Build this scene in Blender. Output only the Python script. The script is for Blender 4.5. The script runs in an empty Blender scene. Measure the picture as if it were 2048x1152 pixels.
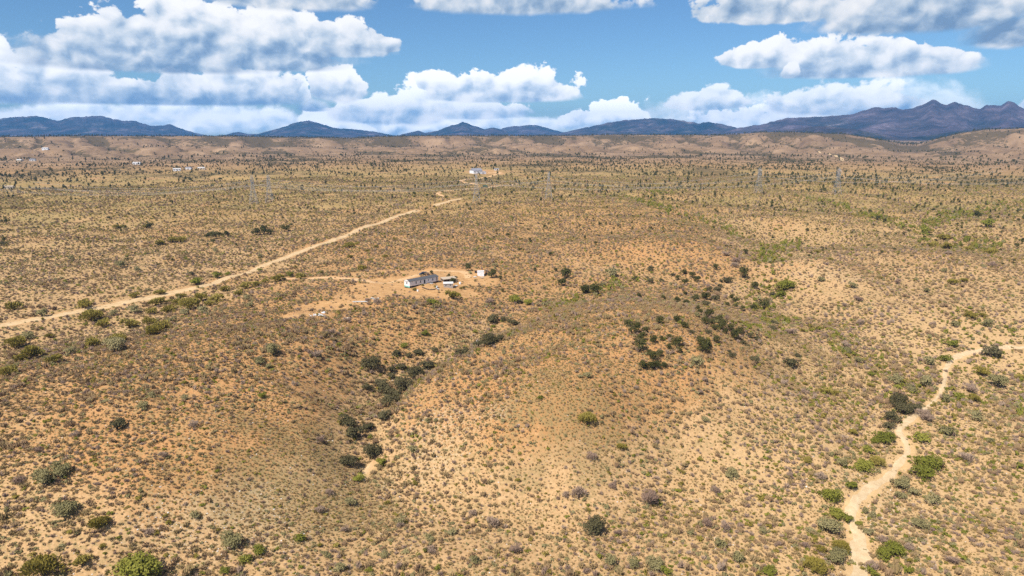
import bpy, bmesh, math, random
import numpy as np
from mathutils import Vector, Matrix

# ------------------------------------------------------------------ camera, world, sun, exposure
S = bpy.context.scene
COL = S.collection
R = math.radians
FPX, CX, CY = 1384.0, 1024.0, 576.0            # focal length and centre of the 2048x1152 frame, in pixels
CAMZ, PITCH = 80.0, R(12.7)

cam_data = bpy.data.cameras.new('camera')
cam_data.sensor_width = 36.0
cam_data.lens = FPX / 2048 * 36.0
cam_data.clip_start, cam_data.clip_end = 1.0, 90000.0
cam = bpy.data.objects.new('camera', cam_data)
cam.location = (0, 0, CAMZ)
cam.rotation_euler = (math.pi / 2 - PITCH, 0, 0)
COL.objects.link(cam)
S.camera = cam

SUN_AZ = math.atan2(-0.62, -0.78)               # compass angle of the sun, from +Y towards +X
SUN_EL = R(52)
SUN_STRENGTH, SKY_STRENGTH = 4.3, 0.085
sun_dir = Vector((math.sin(SUN_AZ) * math.cos(SUN_EL), math.cos(SUN_AZ) * math.cos(SUN_EL), math.sin(SUN_EL)))
sl = bpy.data.lights.new('sun', 'SUN')
sl.energy, sl.angle, sl.color = SUN_STRENGTH, R(0.5), (1.0, 0.95, 0.87)
sun = bpy.data.objects.new('sun', sl)
sun.rotation_euler = sun_dir.to_track_quat('Z', 'Y').to_euler()
sun.location = (0, 0, 500)
COL.objects.link(sun)

S.view_settings.view_transform = 'Standard'
S.view_settings.look = 'None'
S.view_settings.exposure = 0.57
S.view_settings.gamma = 1.0
S.view_settings.use_curve_mapping = False
S.render.engine = 'CYCLES'
S.cycles.max_bounces = 4
S.cycles.diffuse_bounces = 3
S.cycles.glossy_bounces = 1
S.cycles.transmission_bounces = 2
S.cycles.volume_bounces = 0
S.cycles.transparent_max_bounces = 6
S.cycles.use_denoising = False
S.render.film_transparent = False


def pix_dir(px, py):
    """Unit direction(s) of the ray through a pixel of the 2048x1152 frame."""
    px, py = np.asarray(px, float), np.asarray(py, float)
    cx, cy = (px - CX) / FPX, -(py - CY) / FPX
    d = np.stack([cx, math.cos(PITCH) + cy * math.sin(PITCH), -math.sin(PITCH) + cy * math.cos(PITCH)], -1)
    return d / np.linalg.norm(d, axis=-1, keepdims=True)


def pix_angles(px, py):
    d = pix_dir(px, py)
    return np.arctan2(d[..., 0], d[..., 1]), np.arcsin(d[..., 2])


# ---- sky: Nishita sky with banks of cumulus
world = bpy.data.worlds.new('World')
S.world = world
world.use_nodes = True
world.cycles.sampling_method = 'NONE'
WN, WL = world.node_tree.nodes, world.node_tree.links
WN.clear()


class G:
    """A small helper that writes math into a node tree."""
    def __init__(s, nodes, links):
        s.n, s.l = nodes, links

    def put(s, sock, v):
        if isinstance(v, (int, float)):
            sock.default_value = v
        elif isinstance(v, tuple):
            sock.default_value = v if len(v) == len(sock.default_value) else v + (1.0,)
        else:
            s.l.new(v, sock)

    def m(s, op, a, b=None, c=None, clamp=False):
        n = s.n.new('ShaderNodeMath')
        n.operation, n.use_clamp = op, clamp
        for i, v in enumerate((a, b, c)):
            if v is not None:
                s.put(n.inputs[i], v)
        return n.outputs[0]

    def v(s, op, a, b=None, scale=None):
        n = s.n.new('ShaderNodeVectorMath')
        n.operation = op
        s.put(n.inputs[0], a)
        if b is not None:
            s.put(n.inputs[1], b)
        if scale is not None:
            s.put(n.inputs['Scale'], scale)
        return n.outputs['Value'] if op in ('LENGTH', 'DOT_PRODUCT', 'DISTANCE') else n.outputs[0]

    def step(s, x, lo, hi, out0=0.0, out1=1.0):
        n = s.n.new('ShaderNodeMapRange')
        n.interpolation_type = 'SMOOTHSTEP'
        s.put(n.inputs['Value'], x)
        s.put(n.inputs['From Min'], lo)
        s.put(n.inputs['From Max'], hi)
        s.put(n.inputs['To Min'], out0)
        s.put(n.inputs['To Max'], out1)
        return n.outputs['Result']

    def mix(s, f, a, b, mode='MIX'):
        n = s.n.new('ShaderNodeMix')
        n.data_type, n.blend_type = 'RGBA', mode
        s.put(n.inputs[0], f)
        s.put(n.inputs[6], a)
        s.put(n.inputs[7], b)
        return n.outputs[2]

    def noise(s, vec, scale, detail=4.0, rough=0.55, dist=0.0, out=0):
        n = s.n.new('ShaderNodeTexNoise')
        s.put(n.inputs['Vector'], vec)
        s.put(n.inputs['Scale'], scale)
        s.put(n.inputs['Detail'], detail)
        s.put(n.inputs['Roughness'], rough)
        s.put(n.inputs['Distortion'], dist)
        return n.outputs[out]

    def voro(s, vec, scale, detail=0.0, rough=0.5, feature='F1', rnd=1.0, out='Distance', smooth=0.5):
        n = s.n.new('ShaderNodeTexVoronoi')
        n.feature = feature
        s.put(n.inputs['Vector'], vec)
        s.put(n.inputs['Scale'], scale)
        s.put(n.inputs['Randomness'], rnd)
        if 'Detail' in n.inputs:
            s.put(n.inputs['Detail'], detail)
            s.put(n.inputs['Roughness'], rough)
        if feature == 'SMOOTH_F1':
            s.put(n.inputs['Smoothness'], smooth)
        return n.outputs[out]

    def ramp(s, f, stops, interp='LINEAR'):
        n = s.n.new('ShaderNodeValToRGB')
        n.color_ramp.interpolation = interp
        e = n.color_ramp.elements
        while len(e) < len(stops):
            e.new(0.5)
        for k, (p, c) in enumerate(stops):
            e[k].position, e[k].color = p, tuple(c) + (1.0,)
        s.put(n.inputs[0], f)
        return n.outputs[0]


g = G(WN, WL)
tc = WN.new('ShaderNodeTexCoord')
dirv = g.v('NORMALIZE', tc.outputs['Generated'])
sx = WN.new('ShaderNodeSeparateXYZ')
WL.new(dirv, sx.inputs[0])
az_n = g.m('ARCTAN2', sx.outputs[0], sx.outputs[1])
el_n = g.m('ARCSINE', sx.outputs[2])
sky = WN.new('ShaderNodeTexSky')
sky.sky_type = 'NISHITA'
sky.sun_disc = False
sky.sun_elevation, sky.sun_rotation = SUN_EL, SUN_AZ
sky.altitude, sky.air_density, sky.dust_density, sky.ozone_density = 1200, 1.0, 0.4, 3.0

# clouds: every bank is a list of lobes (centre, half width, top, base) seen from the ground, drawn from far to near
cvec = WN.new('ShaderNodeCombineXYZ')
WL.new(az_n, cvec.inputs[0]); WL.new(g.m('MULTIPLY', el_n, 1.25), cvec.inputs[1])
q = cvec.outputs[0]
warp = g.noise(q, 16.0, 3.0, 0.55, out=1)
wq = g.v('ADD', q, g.v('SCALE', g.v('SUBTRACT', warp, (0.5, 0.5, 0.5)), scale=0.030))


def puff_of(vec):
    vz = g.voro(vec, 24.0, 3.0, 0.5, 'F1', 1.0)
    nz = g.noise(vec, 19.0, 11.0, 0.64)
    return g.m('ADD', g.m('MULTIPLY', g.m('SUBTRACT', 0.52, vz), 0.42), g.m('MULTIPLY', g.m('SUBTRACT', nz, 0.5), 1.15))


puff = puff_of(wq)
LD = (-0.0070, 0.0110, 0.0)                    # towards the sun, on the sky


def lump_of(vec):
    return g.m('ADD', g.m('MULTIPLY', g.voro(vec, 24.0, 1.0, 0.45, 'SMOOTH_F1', 1.0, smooth=0.35), -0.6), g.m('MULTIPLY', g.noise(vec, 21.0, 3.0, 0.5), 0.9))


relief = g.m('SUBTRACT', lump_of(wq), lump_of(g.v('ADD', wq, LD)))
soft = g.noise(q, 9.0, 4.0, 0.5)
pvec = WN.new('ShaderNodeCombineXYZ')
for i_, s_ in ((0, az_n), (1, el_n), (2, el_n)):
    WL.new(s_, pvec.inputs[i_])
P3 = pvec.outputs[0]


RELF = puff_of(g.v('ADD', wq, LD))


def cloud_bank(color_in, lobes, base_y, top_y, opacity=1.0, edge=0.10, gain=1.0, dark=0.0, amp=1.0, br=1.0):
    """Lay one bank over the sky colour. lobes: (px, half width px, top py, bottom py, weight)."""
    F = None
    for (px, rw, ty, by, *sq) in lobes:
        a0 = math.atan((px - CX) / FPX)
        a1 = abs(math.atan((px + rw - CX) / FPX) - a0)
        bm = by - (by - ty) * 0.22                       # the widest level lies low in the cloud
        e0, et, eb = (float(pix_angles(px, yy)[1]) for yy in (bm, ty, by))
        d = g.v('MULTIPLY', g.v('SUBTRACT', P3, (a0, e0, e0)), (1 / a1, 1 / (et - e0), -1 / (e0 - eb)))
        sp = WN.new('ShaderNodeSeparateXYZ')
        WL.new(d, sp.inputs[0])
        my = g.m('MAXIMUM', sp.outputs[1], sp.outputs[2])
        r2 = g.m('MULTIPLY_ADD', sp.outputs[0], sp.outputs[0], g.m('MULTIPLY', my, my))
        f = g.m('SUBTRACT', 1.0, g.m('SQRT', r2))
        F = f if F is None else g.m('SMOOTH_MAX', F, f, 0.12)
    eb, et = float(pix_angles(1024, base_y)[1]), float(pix_angles(1024, top_y)[1])
    hrel = g.m('DIVIDE', g.m('SUBTRACT', el_n, eb), et - eb)
    # crisp upper edges, softer and flatter bases
    k = g.step(hrel, 0.05, 0.55, 0.35 * amp, 1.05 * amp)
    dens = g.m('ADD', g.m('ADD', F, 0.09), g.m('MULTIPLY', puff, k))
    wide_ = g.m('MULTIPLY_ADD', g.step(hrel, 0.0, 0.35, 1.0, 0.0), 0.40, edge * 0.42 + 0.02)
    a = g.m('MULTIPLY', g.step(dens, 0.01, wide_), opacity)
    lit = g.m('ADD', g.m('MULTIPLY', hrel, 1.0 * gain), g.m('ADD', g.m('MULTIPLY', relief, 0.75), g.m('MULTIPLY', g.m('SUBTRACT', puff, puff_of(g.v('ADD', wq, LD)) if RELF is None else RELF), 0.85)))
    lit = g.m('ADD', lit, g.m('MULTIPLY', g.m('SUBTRACT', soft, 0.5), 0.6))
    lit = g.m('ADD', lit, g.m('MULTIPLY', g.m('SUBTRACT', 0.32, dens), 0.25))
    lit = g.m('ADD', lit, 0.33 - dark)
    colr = g.ramp(lit, [(0.0, (1.7, 2.7, 4.2)), (0.22, (2.9, 3.9, 5.2)), (0.46, (4.9, 5.6, 6.4)), (0.70, (6.9, 7.1, 7.4)), (0.95, (7.9, 7.9, 7.9))])
    if br != 1.0:
        colr = g.mix(1.0, colr, (br, br, br, 1.0), 'MULTIPLY')
    return g.mix(a, color_in, colr)


c = g.mix(1.0, sky.outputs[0], (0.55, 0.73, 0.865, 1.0), 'MULTIPLY')
# pale veil of far cloud low over the horizon
c = cloud_bank(c, [(330, 420, 188, 275), (700, 160, 215, 275), (1000, 200, 222, 272)], 262, 190, 0.92, 0.7, 0.4, -0.25, 0.6, br=1.75)
c = cloud_bank(c, [(1450, 330, 180, 268), (1750, 260, 150, 255)], 262, 150, 0.55, 0.8, 0.6, -0.18, 0.6, br=1.6)
c = cloud_bank(c, [(1500, 300, 205, 275), (1760, 150, 190, 262), (1300, 200, 225, 272), (1000, 160, 230, 274)], 266, 190, 0.40, 0.6, 0.6, -0.3, 0.9, br=1.6)
c = cloud_bank(c, [(690, 70, 228, 268), (860, 110, 238, 276), (640, 50, 205, 250)], 272, 225, 0.95, 0.22, 0.9, br=1.7)
c = cloud_bank(c, [(1230, 84, 180, 268), (1160, 60, 214, 262), (1490, 150, 200, 275), (1600, 90, 222, 268)], 262, 182, 1.0, 0.16, 1.15, -0.12, br=1.6)
c = cloud_bank(c, [(1660, 175, 152, 236), (1780, 60, 180, 232), (1400, 100, 168, 222), (2030, 40, 190, 232)], 238, 150, 0.85, 0.30, 0.95, br=1.35)
c = cloud_bank(c, [(770, 110, 178, 252), (840, 62, 150, 256), (930, 170, 190, 240)], 256, 150, 0.92, 0.22, 1.0, br=1.45)
c = cloud_bank(c, [(885, 48, 128, 185), (965, 80, 128, 206), (1062, 100, 118, 205), (1000, 170, 152, 208)], 208, 120, 1.0, 0.16, 0.95, br=1.3)
c = cloud_bank(c, [(690, 66, 116, 208)], 210, 118, 1.0, 0.16, 0.9, br=1.25)
c = cloud_bank(c, [(620, 20, 152, 205), (640, 40, 195, 225)], 212, 152, 0.9, 0.2, 1.1, br=1.35)
c = cloud_bank(c, [(36, 54, 60, 170), (110, 52, 84, 190), (190, 100, 112, 206), (60, 130, 130, 214), (500, 140, 120, 204), (400, 90, 132, 204), (330, 370, 152, 214)], 216, 100, 1.0, 0.20, 0.85, 0.05, br=1.25)
c = cloud_bank(c, [(330, 270, 78, 150), (560, 160, 84, 146)], 150, 40, 0.9, 0.35, 0.5, 0.10, 0.7, br=1.05)
c = cloud_bank(c, [(420, 150, -40, 112), (570, 140, -5, 112), (680, 140, 28, 120), (300, 200, 0, 128), (210, 130, 40, 130), (430, 330, 40, 138), (765, 60, 58, 108)], 140, 0, 1.0, 0.20, 0.82, 0.09, br=1.1)
c = cloud_bank(c, [(600, 190, -70, 26), (1050, 230, -60, 34)], 34, -60, 0.95, 0.30, 0.6, 0.02, br=1.0)
c = cloud_bank(c, [(1510, 110, 70, 140), (1620, 120, 64, 152), (1760, 120, 56, 158), (1850, 85, 80, 152), (1690, 250, 98, 160)], 160, 62, 1.0, 0.18, 0.9, 0.02, br=1.15)
c = cloud_bank(c, [(1556, 24, 124, 160)], 165, 120, 0.95, 0.3, 1.1, br=1.15)
c = cloud_bank(c, [(1530, 210, -60, 52), (1800, 290, -70, 76), (1980, 140, 15, 102)], 96, -70, 1.0, 0.24, 0.55, 0.04, br=1.0)
# the same kind of sky goes on all round and overhead
behind = g.step(g.m('ABSOLUTE', az_n), 0.72, 0.95)
above = g.step(el_n, 0.19, 0.27)
rest = g.m('MULTIPLY', g.m('MAXIMUM', behind, above), g.step(el_n, 0.0, 0.06))
wide = g.noise(dirv, 5.0, 7.0, 0.58)
ra = g.m('MULTIPLY', g.step(wide, 0.53, 0.62), rest)
c = g.mix(ra, c, g.ramp(wide, [(0.52, (9.0, 9.2, 9.6)), (0.66, (8.0, 8.5, 9.2)), (0.8, (5.5, 6.2, 7.2))]))
bg = WN.new('ShaderNodeBackground')
bg.inputs['Strength'].default_value = SKY_STRENGTH
WL.new(c, bg.inputs['Color'])
wo = WN.new('ShaderNodeOutputWorld')
WL.new(bg.outputs[0], wo.inputs[0])

# ------------------------------------------------------------------ helpers
rng = np.random.default_rng(7)
random.seed(7)


def tag(o, label=None, cat=None, group=None, kind=None):
    for k, v in (('label', label), ('category', cat), ('group', group), ('kind', kind)):
        if v:
            o[k] = v
    return o


def link(name, mesh, parent=None, loc=None, rotz=None):
    o = bpy.data.objects.new(name, mesh)
    COL.objects.link(o)
    if parent is not None:
        o.parent = parent
    if loc is not None:
        o.location = loc
    if rotz is not None:
        o.rotation_euler = (0, 0, rotz)
    return o


def empty(name, loc, rotz=0.0):
    o = bpy.data.objects.new(name, None)
    o.empty_display_size = 0.5
    COL.objects.link(o)
    o.location = loc
    o.rotation_euler = (0, 0, rotz)
    return o


def mesh_np(name, verts, faces, mat=None, smooth=False):
    """Mesh from arrays; faces is an (n,3) or (n,4) int array."""
    me = bpy.data.meshes.new(name)
    verts = np.asarray(verts, np.float32)
    faces = np.asarray(faces, np.int32)
    k = faces.shape[1]
    me.vertices.add(len(verts)); me.vertices.foreach_set('co', verts.ravel())
    me.loops.add(faces.size); me.loops.foreach_set('vertex_index', faces.ravel())
    me.polygons.add(len(faces))
    me.polygons.foreach_set('loop_start', np.arange(0, faces.size, k, dtype=np.int32))
    if smooth:
        me.polygons.foreach_set('use_smooth', np.ones(len(faces), bool))
    me.update(calc_edges=True)
    if mat:
        me.materials.append(mat)
    return me


def fattr(me, name, arr):
    a = me.attributes.new(name, 'FLOAT', 'POINT')
    a.data.foreach_set('value', np.asarray(arr, np.float32).ravel())


class MB:
    """Collects simple solids into one bmesh."""
    def __init__(s):
        s.bm = bmesh.new()

    def box(s, x0, x1, y0, y1, z0, z1):
        v = [s.bm.verts.new(p) for p in ((x0, y0, z0), (x1, y0, z0), (x1, y1, z0), (x0, y1, z0), (x0, y0, z1), (x1, y0, z1), (x1, y1, z1), (x0, y1, z1))]
        for f in ((3, 2, 1, 0), (4, 5, 6, 7), (0, 1, 5, 4), (1, 2, 6, 5), (2, 3, 7, 6), (3, 0, 4, 7)):
            s.bm.faces.new([v[i] for i in f])
        return s

    def prism(s, pts, axis, a0, a1):
        """Extrude a 2-D outline along axis (0 = x, 1 = y)."""
        def P(p, a):
            return (a, p[0], p[1]) if axis == 0 else (p[0], a, p[1])
        A = [s.bm.verts.new(P(p, a0)) for p in pts]
        B = [s.bm.verts.new(P(p, a1)) for p in pts]
        s.bm.faces.new(A); s.bm.faces.new(B[::-1])
        for i in range(len(pts)):
            j = (i + 1) % len(pts)
            s.bm.faces.new((A[j], A[i], B[i], B[j]))
        return s

    def tube(s, p, q, r0, r1=None, n=6):
        p, q = Vector(p), Vector(q)
        r1 = r0 if r1 is None else r1
        d = (q - p).normalized()
        u = d.orthogonal().normalized(); w = d.cross(u)
        A = [s.bm.verts.new(p + (u * math.cos(t) + w * math.sin(t)) * r0) for t in [2 * math.pi * i / n for i in range(n)]]
        B = [s.bm.verts.new(q + (u * math.cos(t) + w * math.sin(t)) * r1) for t in [2 * math.pi * i / n for i in range(n)]]
        s.bm.faces.new(A[::-1]); s.bm.faces.new(B)
        for i in range(n):
            j = (i + 1) % n
            s.bm.faces.new((A[i], A[j], B[j], B[i]))
        return s

    def build(s, name, mat, parent=None, loc=None, rotz=None, bevel=0.0):
        bmesh.ops.recalc_face_normals(s.bm, faces=s.bm.faces)
        if bevel:
            bmesh.ops.bevel(s.bm, geom=list(s.bm.edges), offset=bevel, segments=1, affect='EDGES')
        me = bpy.data.meshes.new(name)
        s.bm.to_mesh(me); s.bm.free()
        me.materials.append(mat)
        return link(name, me, parent, loc, rotz)


def new_mat(name):
    m = bpy.data.materials.new(name)
    m.use_nodes = True
    nt = m.node_tree
    b = nt.nodes['Principled BSDF']
    return m, G(nt.nodes, nt.links), b


def plain(name, col, rough=0.7, metal=0.0, var=0.12, scale=1.5, spec=0.3):
    """Plain paint, metal or wood with a little grime and unevenness of its own."""
    m, k, b = new_mat(name)
    t = k.n.new('ShaderNodeTexCoord')
    n = k.noise(t.outputs['Object'], scale, 5.0, 0.6)
    lo = tuple(x * (1 - var) for x in col)
    hi = tuple(min(1, x * (1 + var)) for x in col)
    k.put(b.inputs['Base Color'], k.ramp(n, [(0.3, lo), (0.7, hi)]))
    b.inputs['Roughness'].default_value = rough
    b.inputs['Metallic'].default_value = metal
    b.inputs['Specular IOR Level'].default_value = spec
    return m


# ---- gradient noise on arrays
def _hash(ix, iy, seed):
    h = (ix.astype(np.int64) * 374761393 + iy.astype(np.int64) * 668265263 + seed * 974634777) & 0xFFFFFFFF
    h = ((h ^ (h >> 13)) * 1274126177) & 0xFFFFFFFF
    h = h ^ (h >> 16)
    return (h & 0xFFFF) / 65535.0 * 2 * np.pi


def perlin(x, y, seed=0):
    ix, iy = np.floor(x), np.floor(y)
    fx, fy = x - ix, y - iy
    u = fx * fx * fx * (fx * (fx * 6 - 15) + 10)
    v = fy * fy * fy * (fy * (fy * 6 - 15) + 10)

    def gr(a, b):
        t = _hash(ix + a, iy + b, seed)
        return np.cos(t) * (fx - a) + np.sin(t) * (fy - b)
    return ((gr(0, 0) * (1 - u) + gr(1, 0) * u) * (1 - v) + (gr(0, 1) * (1 - u) + gr(1, 1) * u) * v) * 1.45


def fbm(x, y, wl, octs=4, gain=0.5, seed=0, ridged=False):
    tot, amp, nrm = 0.0, 1.0, 0.0
    for o in range(octs):
        n = perlin(x / wl + 17.3 * o, y / wl - 9.1 * o, seed + o)
        if ridged:
            n = 1 - 2 * np.abs(n)
        tot = tot + n * amp
        nrm += amp
        amp *= gain
        wl /= 2.03
    return tot / nrm


def sstep(x, a, b):
    t = np.clip((x - a) / (b - a), 0, 1)
    return t * t * (3 - 2 * t)


# ------------------------------------------------------------------ terrain
# surveyed points: (px, py, height) - the height is chosen, the place follows from the line of sight
CTRL = [
    # ridge with the home
    (840, 566, 0), (800, 572, 0), (890, 562, 0.2), (960, 548, 0), (700, 575, -0.3), (600, 622, -1), (450, 655, -2.5), (300, 693, -4.5), (150, 722, -6), (0, 742, -7.5), (-150, 765, -9),
    (760, 625, -1.2), (850, 630, -1.6), (640, 700, -2.0), (480, 760, -3.6), (250, 830, -6), (40, 900, -11.5), (-150, 950, -14),
    (620, 810, -8.0), (480, 900, -10.0), (300, 980, -12.5), (100, 1010, -15.5), (640, 930, -17), (520, 1010, -19), (380, 1070, -21), (620, 1040, -23), (460, 1105, -24), (250, 1150, -24), (0, 1120, -22), (-150, 1100, -22),
    # wash and plain behind that ridge
    (350, 612, -11), (220, 655, -14), (60, 690, -15.5), (-120, 730, -17), (480, 576, -8), (600, 556, -4.5), (0, 652, -13.5), (190, 618, -12), (380, 577, -9.5), (520, 535, -7.5), (640, 489, -4.5), (-150, 680, -15),
    (100, 560, -10), (300, 520, -8), (-100, 580, -12), (730, 520, -3), (700, 470, -3.5), (835, 422, -0.8), (400, 460, -5), (100, 480, -6), (-100, 480, -7), (870, 500, -2), (800, 545, -0.6),
    # gully between the two ridges
    (600, 1152, -26), (700, 1010, -25), (735, 945, -23.5), (752, 885, -20.5), (775, 820, -18.5), (815, 770, -15.8), (880, 726, -13), (940, 696, -11.4), (1000, 664, -9.8), (1075, 630, -8.2), (1150, 604, -7), (1225, 578, -5.4), (1300, 540, -4.0),
    # middle ridge
    (840, 910, -19), (870, 850, -13.0), (930, 790, -7.2), (990, 740, -4.2), (1060, 690, -0.6), (1150, 640, 2.2), (1250, 612, 4.2), (1350, 632, 5.4), (1300, 700, 3.8), (1200, 770, 0.4), (1080, 800, -1.6), (980, 885, -11.5), (1120, 890, -11.0),
    (802, 812, -12.6), (852, 762, -8.4), (908, 724, -6.0), (962, 692, -4.2), (1022, 663, -3.0), (1092, 635, -2.0), (1165, 609, -1.2), (772, 886, -19.0),
    (900, 980, -22), (1050, 990, -22), (900, 1100, -26), (1150, 1100, -26), (1400, 1130, -27), (1300, 980, -22.5), (1300, 860, -12.0), (1420, 790, -7.0), (1450, 700, 0.4), (1500, 660, -1.8), (1400, 660, 4.2), (1450, 920, -19.5),
    (1560, 720, -10), (1620, 800, -16), (1680, 880, -21), (1600, 960, -23), (1560, 1080, -26),
    # right-hand wash
    (1715, 1150, -29.5), (1700, 1040, -28), (1785, 945, -26.5), (1810, 870, -25), (1890, 765, -22.5), (1910, 715, -21), (2048, 694, -20.5), (2200, 680, -20), (1980, 900, -25), (2048, 1100, -28), (1880, 1080, -28.6), (2200, 1000, -26), (2200, 1150, -28),
    # gully right of the middle ridge and the hills beyond it
    (1770, 740, -18), (1660, 690, -13.5), (1600, 640, -13), (1540, 590, -11.6), (1545, 535, -10), (1590, 480, -9), (1680, 460, -1.0), (1690, 415, -1.0), (1560, 440, 3.5), (1460, 560, -4.5), (1400, 540, -2), (1300, 500, 4.2), (1420, 490, 5.5), (1330, 440, 8.0), (1200, 470, -1.5), (1130, 530, -3), (1230, 410, 6.0), (1480, 455, -5.0), (1240, 395, 1.0), (1390, 437, 0.5),
    (1620, 515, 4.5), (1680, 535, 2.5), (1760, 500, 0.5), (1760, 565, -6.5), (1900, 500, -4.5), (2048, 520, -5), (1800, 640, -13), (1950, 610, -11.5), (2100, 610, -12), (2200, 560, -9), (1850, 560, -7.0), (1860, 480, -6.5), (1960, 455, 0.5), (2048, 425, 3.0), (1960, 418, -2.5), (2200, 440, 1),
    # the wide flat beyond
    (950, 460, -1.0), (1080, 440, 0.5), (1000, 405, 2), (1500, 390, 3), (820, 385, 1), (500, 390, 0), (200, 400, 0), (-100, 400, 0), (1800, 395, 3), (2100, 380, 5), (1000, 350, 5), (0, 350, 4), (500, 350, 4), (1500, 345, 6), (2048, 345, 7), (2250, 345, 8), (-200, 345, 5),
    (0, 322, 9), (700, 322, 8), (1300, 322, 9), (2048, 322, 10), (-200, 322, 9), (2250, 322, 10),
]


def _ctrl_uv():
    a = np.array(CTRL, float)
    d = pix_dir(a[:, 0], a[:, 1])
    t = (a[:, 2] - CAMZ) / d[:, 2]
    x, y = d[:, 0] * t, d[:, 1] * t
    return np.arctan2(x, y), np.log(np.hypot(x, y)), a[:, 2]


_cu, _cv, _cz = _ctrl_uv()
_r2 = (_cu[:, None] - _cu) ** 2 + (_cv[:, None] - _cv) ** 2
_K = np.where(_r2 > 0, 0.5 * _r2 * np.log(np.maximum(_r2, 1e-12)), 0.0) + np.eye(len(_cu)) * 0.0004
_n = len(_cu)
_A = np.zeros((_n + 3, _n + 3))
_A[:_n, :_n] = _K
_A[:_n, _n:] = np.stack([np.ones(_n), _cu, _cv], 1)
_A[_n:, :_n] = _A[:_n, _n:].T
_W = np.linalg.solve(_A, np.concatenate([_cz, np.zeros(3)]))


def tps(u, v):
    out = _W[_n] + _W[_n + 1] * u + _W[_n + 2] * v
    for i in range(_n):
        r2 = (u - _cu[i]) ** 2 + (v - _cv[i]) ** 2
        out = out + _W[i] * 0.5 * r2 * np.log(np.maximum(r2, 1e-12))
    return out


# skyline of the near brown hills, pixel profile
HILL_TOP = [(-400, 274), (0, 275), (60, 275), (160, 273), (260, 274), (350, 274), (450, 274), (560, 276), (640, 277), (700, 279), (760, 275), (850, 273), (950, 273), (1050, 273), (1130, 273), (1240, 271), (1330, 271), (1420, 272), (1470, 270), (1530, 265), (1600, 266), (1680, 269), (1740, 277), (1800, 291), (1835, 292), (1870, 281), (1920, 268), (1970, 260), (2048, 257), (2200, 252), (2500, 255)]
_ha, _he = pix_angles([p[0] for p in HILL_TOP], [p[1] for p in HILL_TOP])
D_HILL = 3300.0


def hill_env(az):
    return CAMZ + D_HILL * np.tan(np.interp(az, _ha, _he))


az_cols = np.concatenate([np.linspace(-1.15, -0.70, 26)[:-1], np.linspace(-0.70, 0.70, 760), np.linspace(0.70, 1.15, 26)[1:]])
lr_rows = np.concatenate([np.linspace(math.log(48), math.log(4600), 690), np.linspace(math.log(4600), math.log(16500), 46)[1:]])
NA, NR = len(az_cols), len(lr_rows)
AZ, LR = np.meshgrid(az_cols, lr_rows)
RR = np.exp(LR)
TX, TY = RR * np.sin(AZ), RR * np.cos(AZ)

z_near = tps(AZ, LR)
z_near = np.where(LR < math.log(95), np.minimum(z_near, -20), z_near)
z_near = np.clip(z_near, -32, 14)
far_t = sstep(RR, 1500, 2300)
base = z_near * (1 - far_t) + 11 * far_t
# small relief: rills and hummocks
amp_n = sstep(RR, 60, 200)
rel = fbm(TX, TY, 95, 3, 0.5, 11) * 2.0 + (fbm(TX + 14 * perlin(TX / 60, TY / 60, 3), TY + 14 * perlin(TX / 60, TY / 60, 4), 46, 3, 0.5, 21, True) - 0.25) * 1.7 + fbm(TX, TY, 11, 2, 0.5, 31) * 0.16
mid_roll = fbm(TX, TY, 330, 3, 0.5, 41) * 4.5 * sstep(RR, 480, 1000)
# drainage lines that fan through the flat beyond
drain = fbm(TX + 60 * perlin(TX / 210, TY / 210, 8), TY, 260, 3, 0.5, 51, True)
drain_cut = -4.0 * sstep(drain, 0.35, 0.8) * sstep(RR, 420, 900) * (1 - sstep(RR, 2300, 2900))
base = base + rel * amp_n + mid_roll * (1 - 0.7 * far_t) + drain_cut
# brown hills
env = hill_env(AZ)
S1 = sstep(RR, 1900, D_HILL)
wx = TX + 150 * perlin(TX / 520, TY / 520, 61)
wy = TY + 150 * perlin(TX / 520, TY / 520, 62)
e1 = 2150 + 420 * fbm(AZ * 2300, AZ * 0 + RR / 3.2, 560, 4, 0.55, 71) + 190 * fbm(wx, wy, 170, 3, 0.5, 75, True)
e2 = 2800 + 420 * fbm(AZ * 3000, AZ * 0 + RR / 3.2, 640, 4, 0.55, 72) + 210 * fbm(wx, wy, 190, 3, 0.5, 76, True)
f1, f2 = sstep(RR, e1, e1 + 330), sstep(RR, e2, e2 + 380)
crest = sstep(RR, D_HILL - 350, D_HILL - 20)
low_ = np.clip(0.38 + 0.22 * fbm(AZ * 2300, AZ * 0, 900, 2, 0.5, 73), 0.15, 0.65)
rise = low_ * f1 + (0.90 - low_) * f2
rise = rise * (1 - crest) + crest
gul = fbm(wx, wy, 105, 3, 0.55, 81, True) * 0.5 + 0.5
m_gul = np.clip(4 * f1 * (1 - f1) + 4 * f2 * (1 - f2), 0, 1)
lat_ = AZ * D_HILL + 0.35 * (wx - TX) + RR * 0.25
v1 = np.abs(perlin(lat_ / 330, RR / 1500, 171)) + 0.18 * perlin(wx / 90, wy / 90, 172)
v2 = np.abs(perlin(lat_ / 120, RR / 600, 173)) + 0.15 * perlin(wx / 45, wy / 45, 174)
carve = np.clip(0.85 * (1 - sstep(v1, 0.0, 0.34)) + 0.45 * (1 - sstep(v2, 0.0, 0.30)), 0, 1)
hz = (env - 11) * rise * (1 - 0.80 * carve * (1 - crest))
hz = hz - (13 * m_gul * (1 - gul) + 5 * (1 - gul) * f1) * (1 - crest)
hz = hz + fbm(TX, TY, 90, 2, 0.5, 91) * 2.0 * f1 * (1 - crest) + fbm(TX, TY, 120, 2, 0.5, 92) * 2.5 * crest
back = sstep(RR, D_HILL + 300, 5200)
hz = hz * (1 - back) + (env - 11) * 0.35 * back
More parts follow.
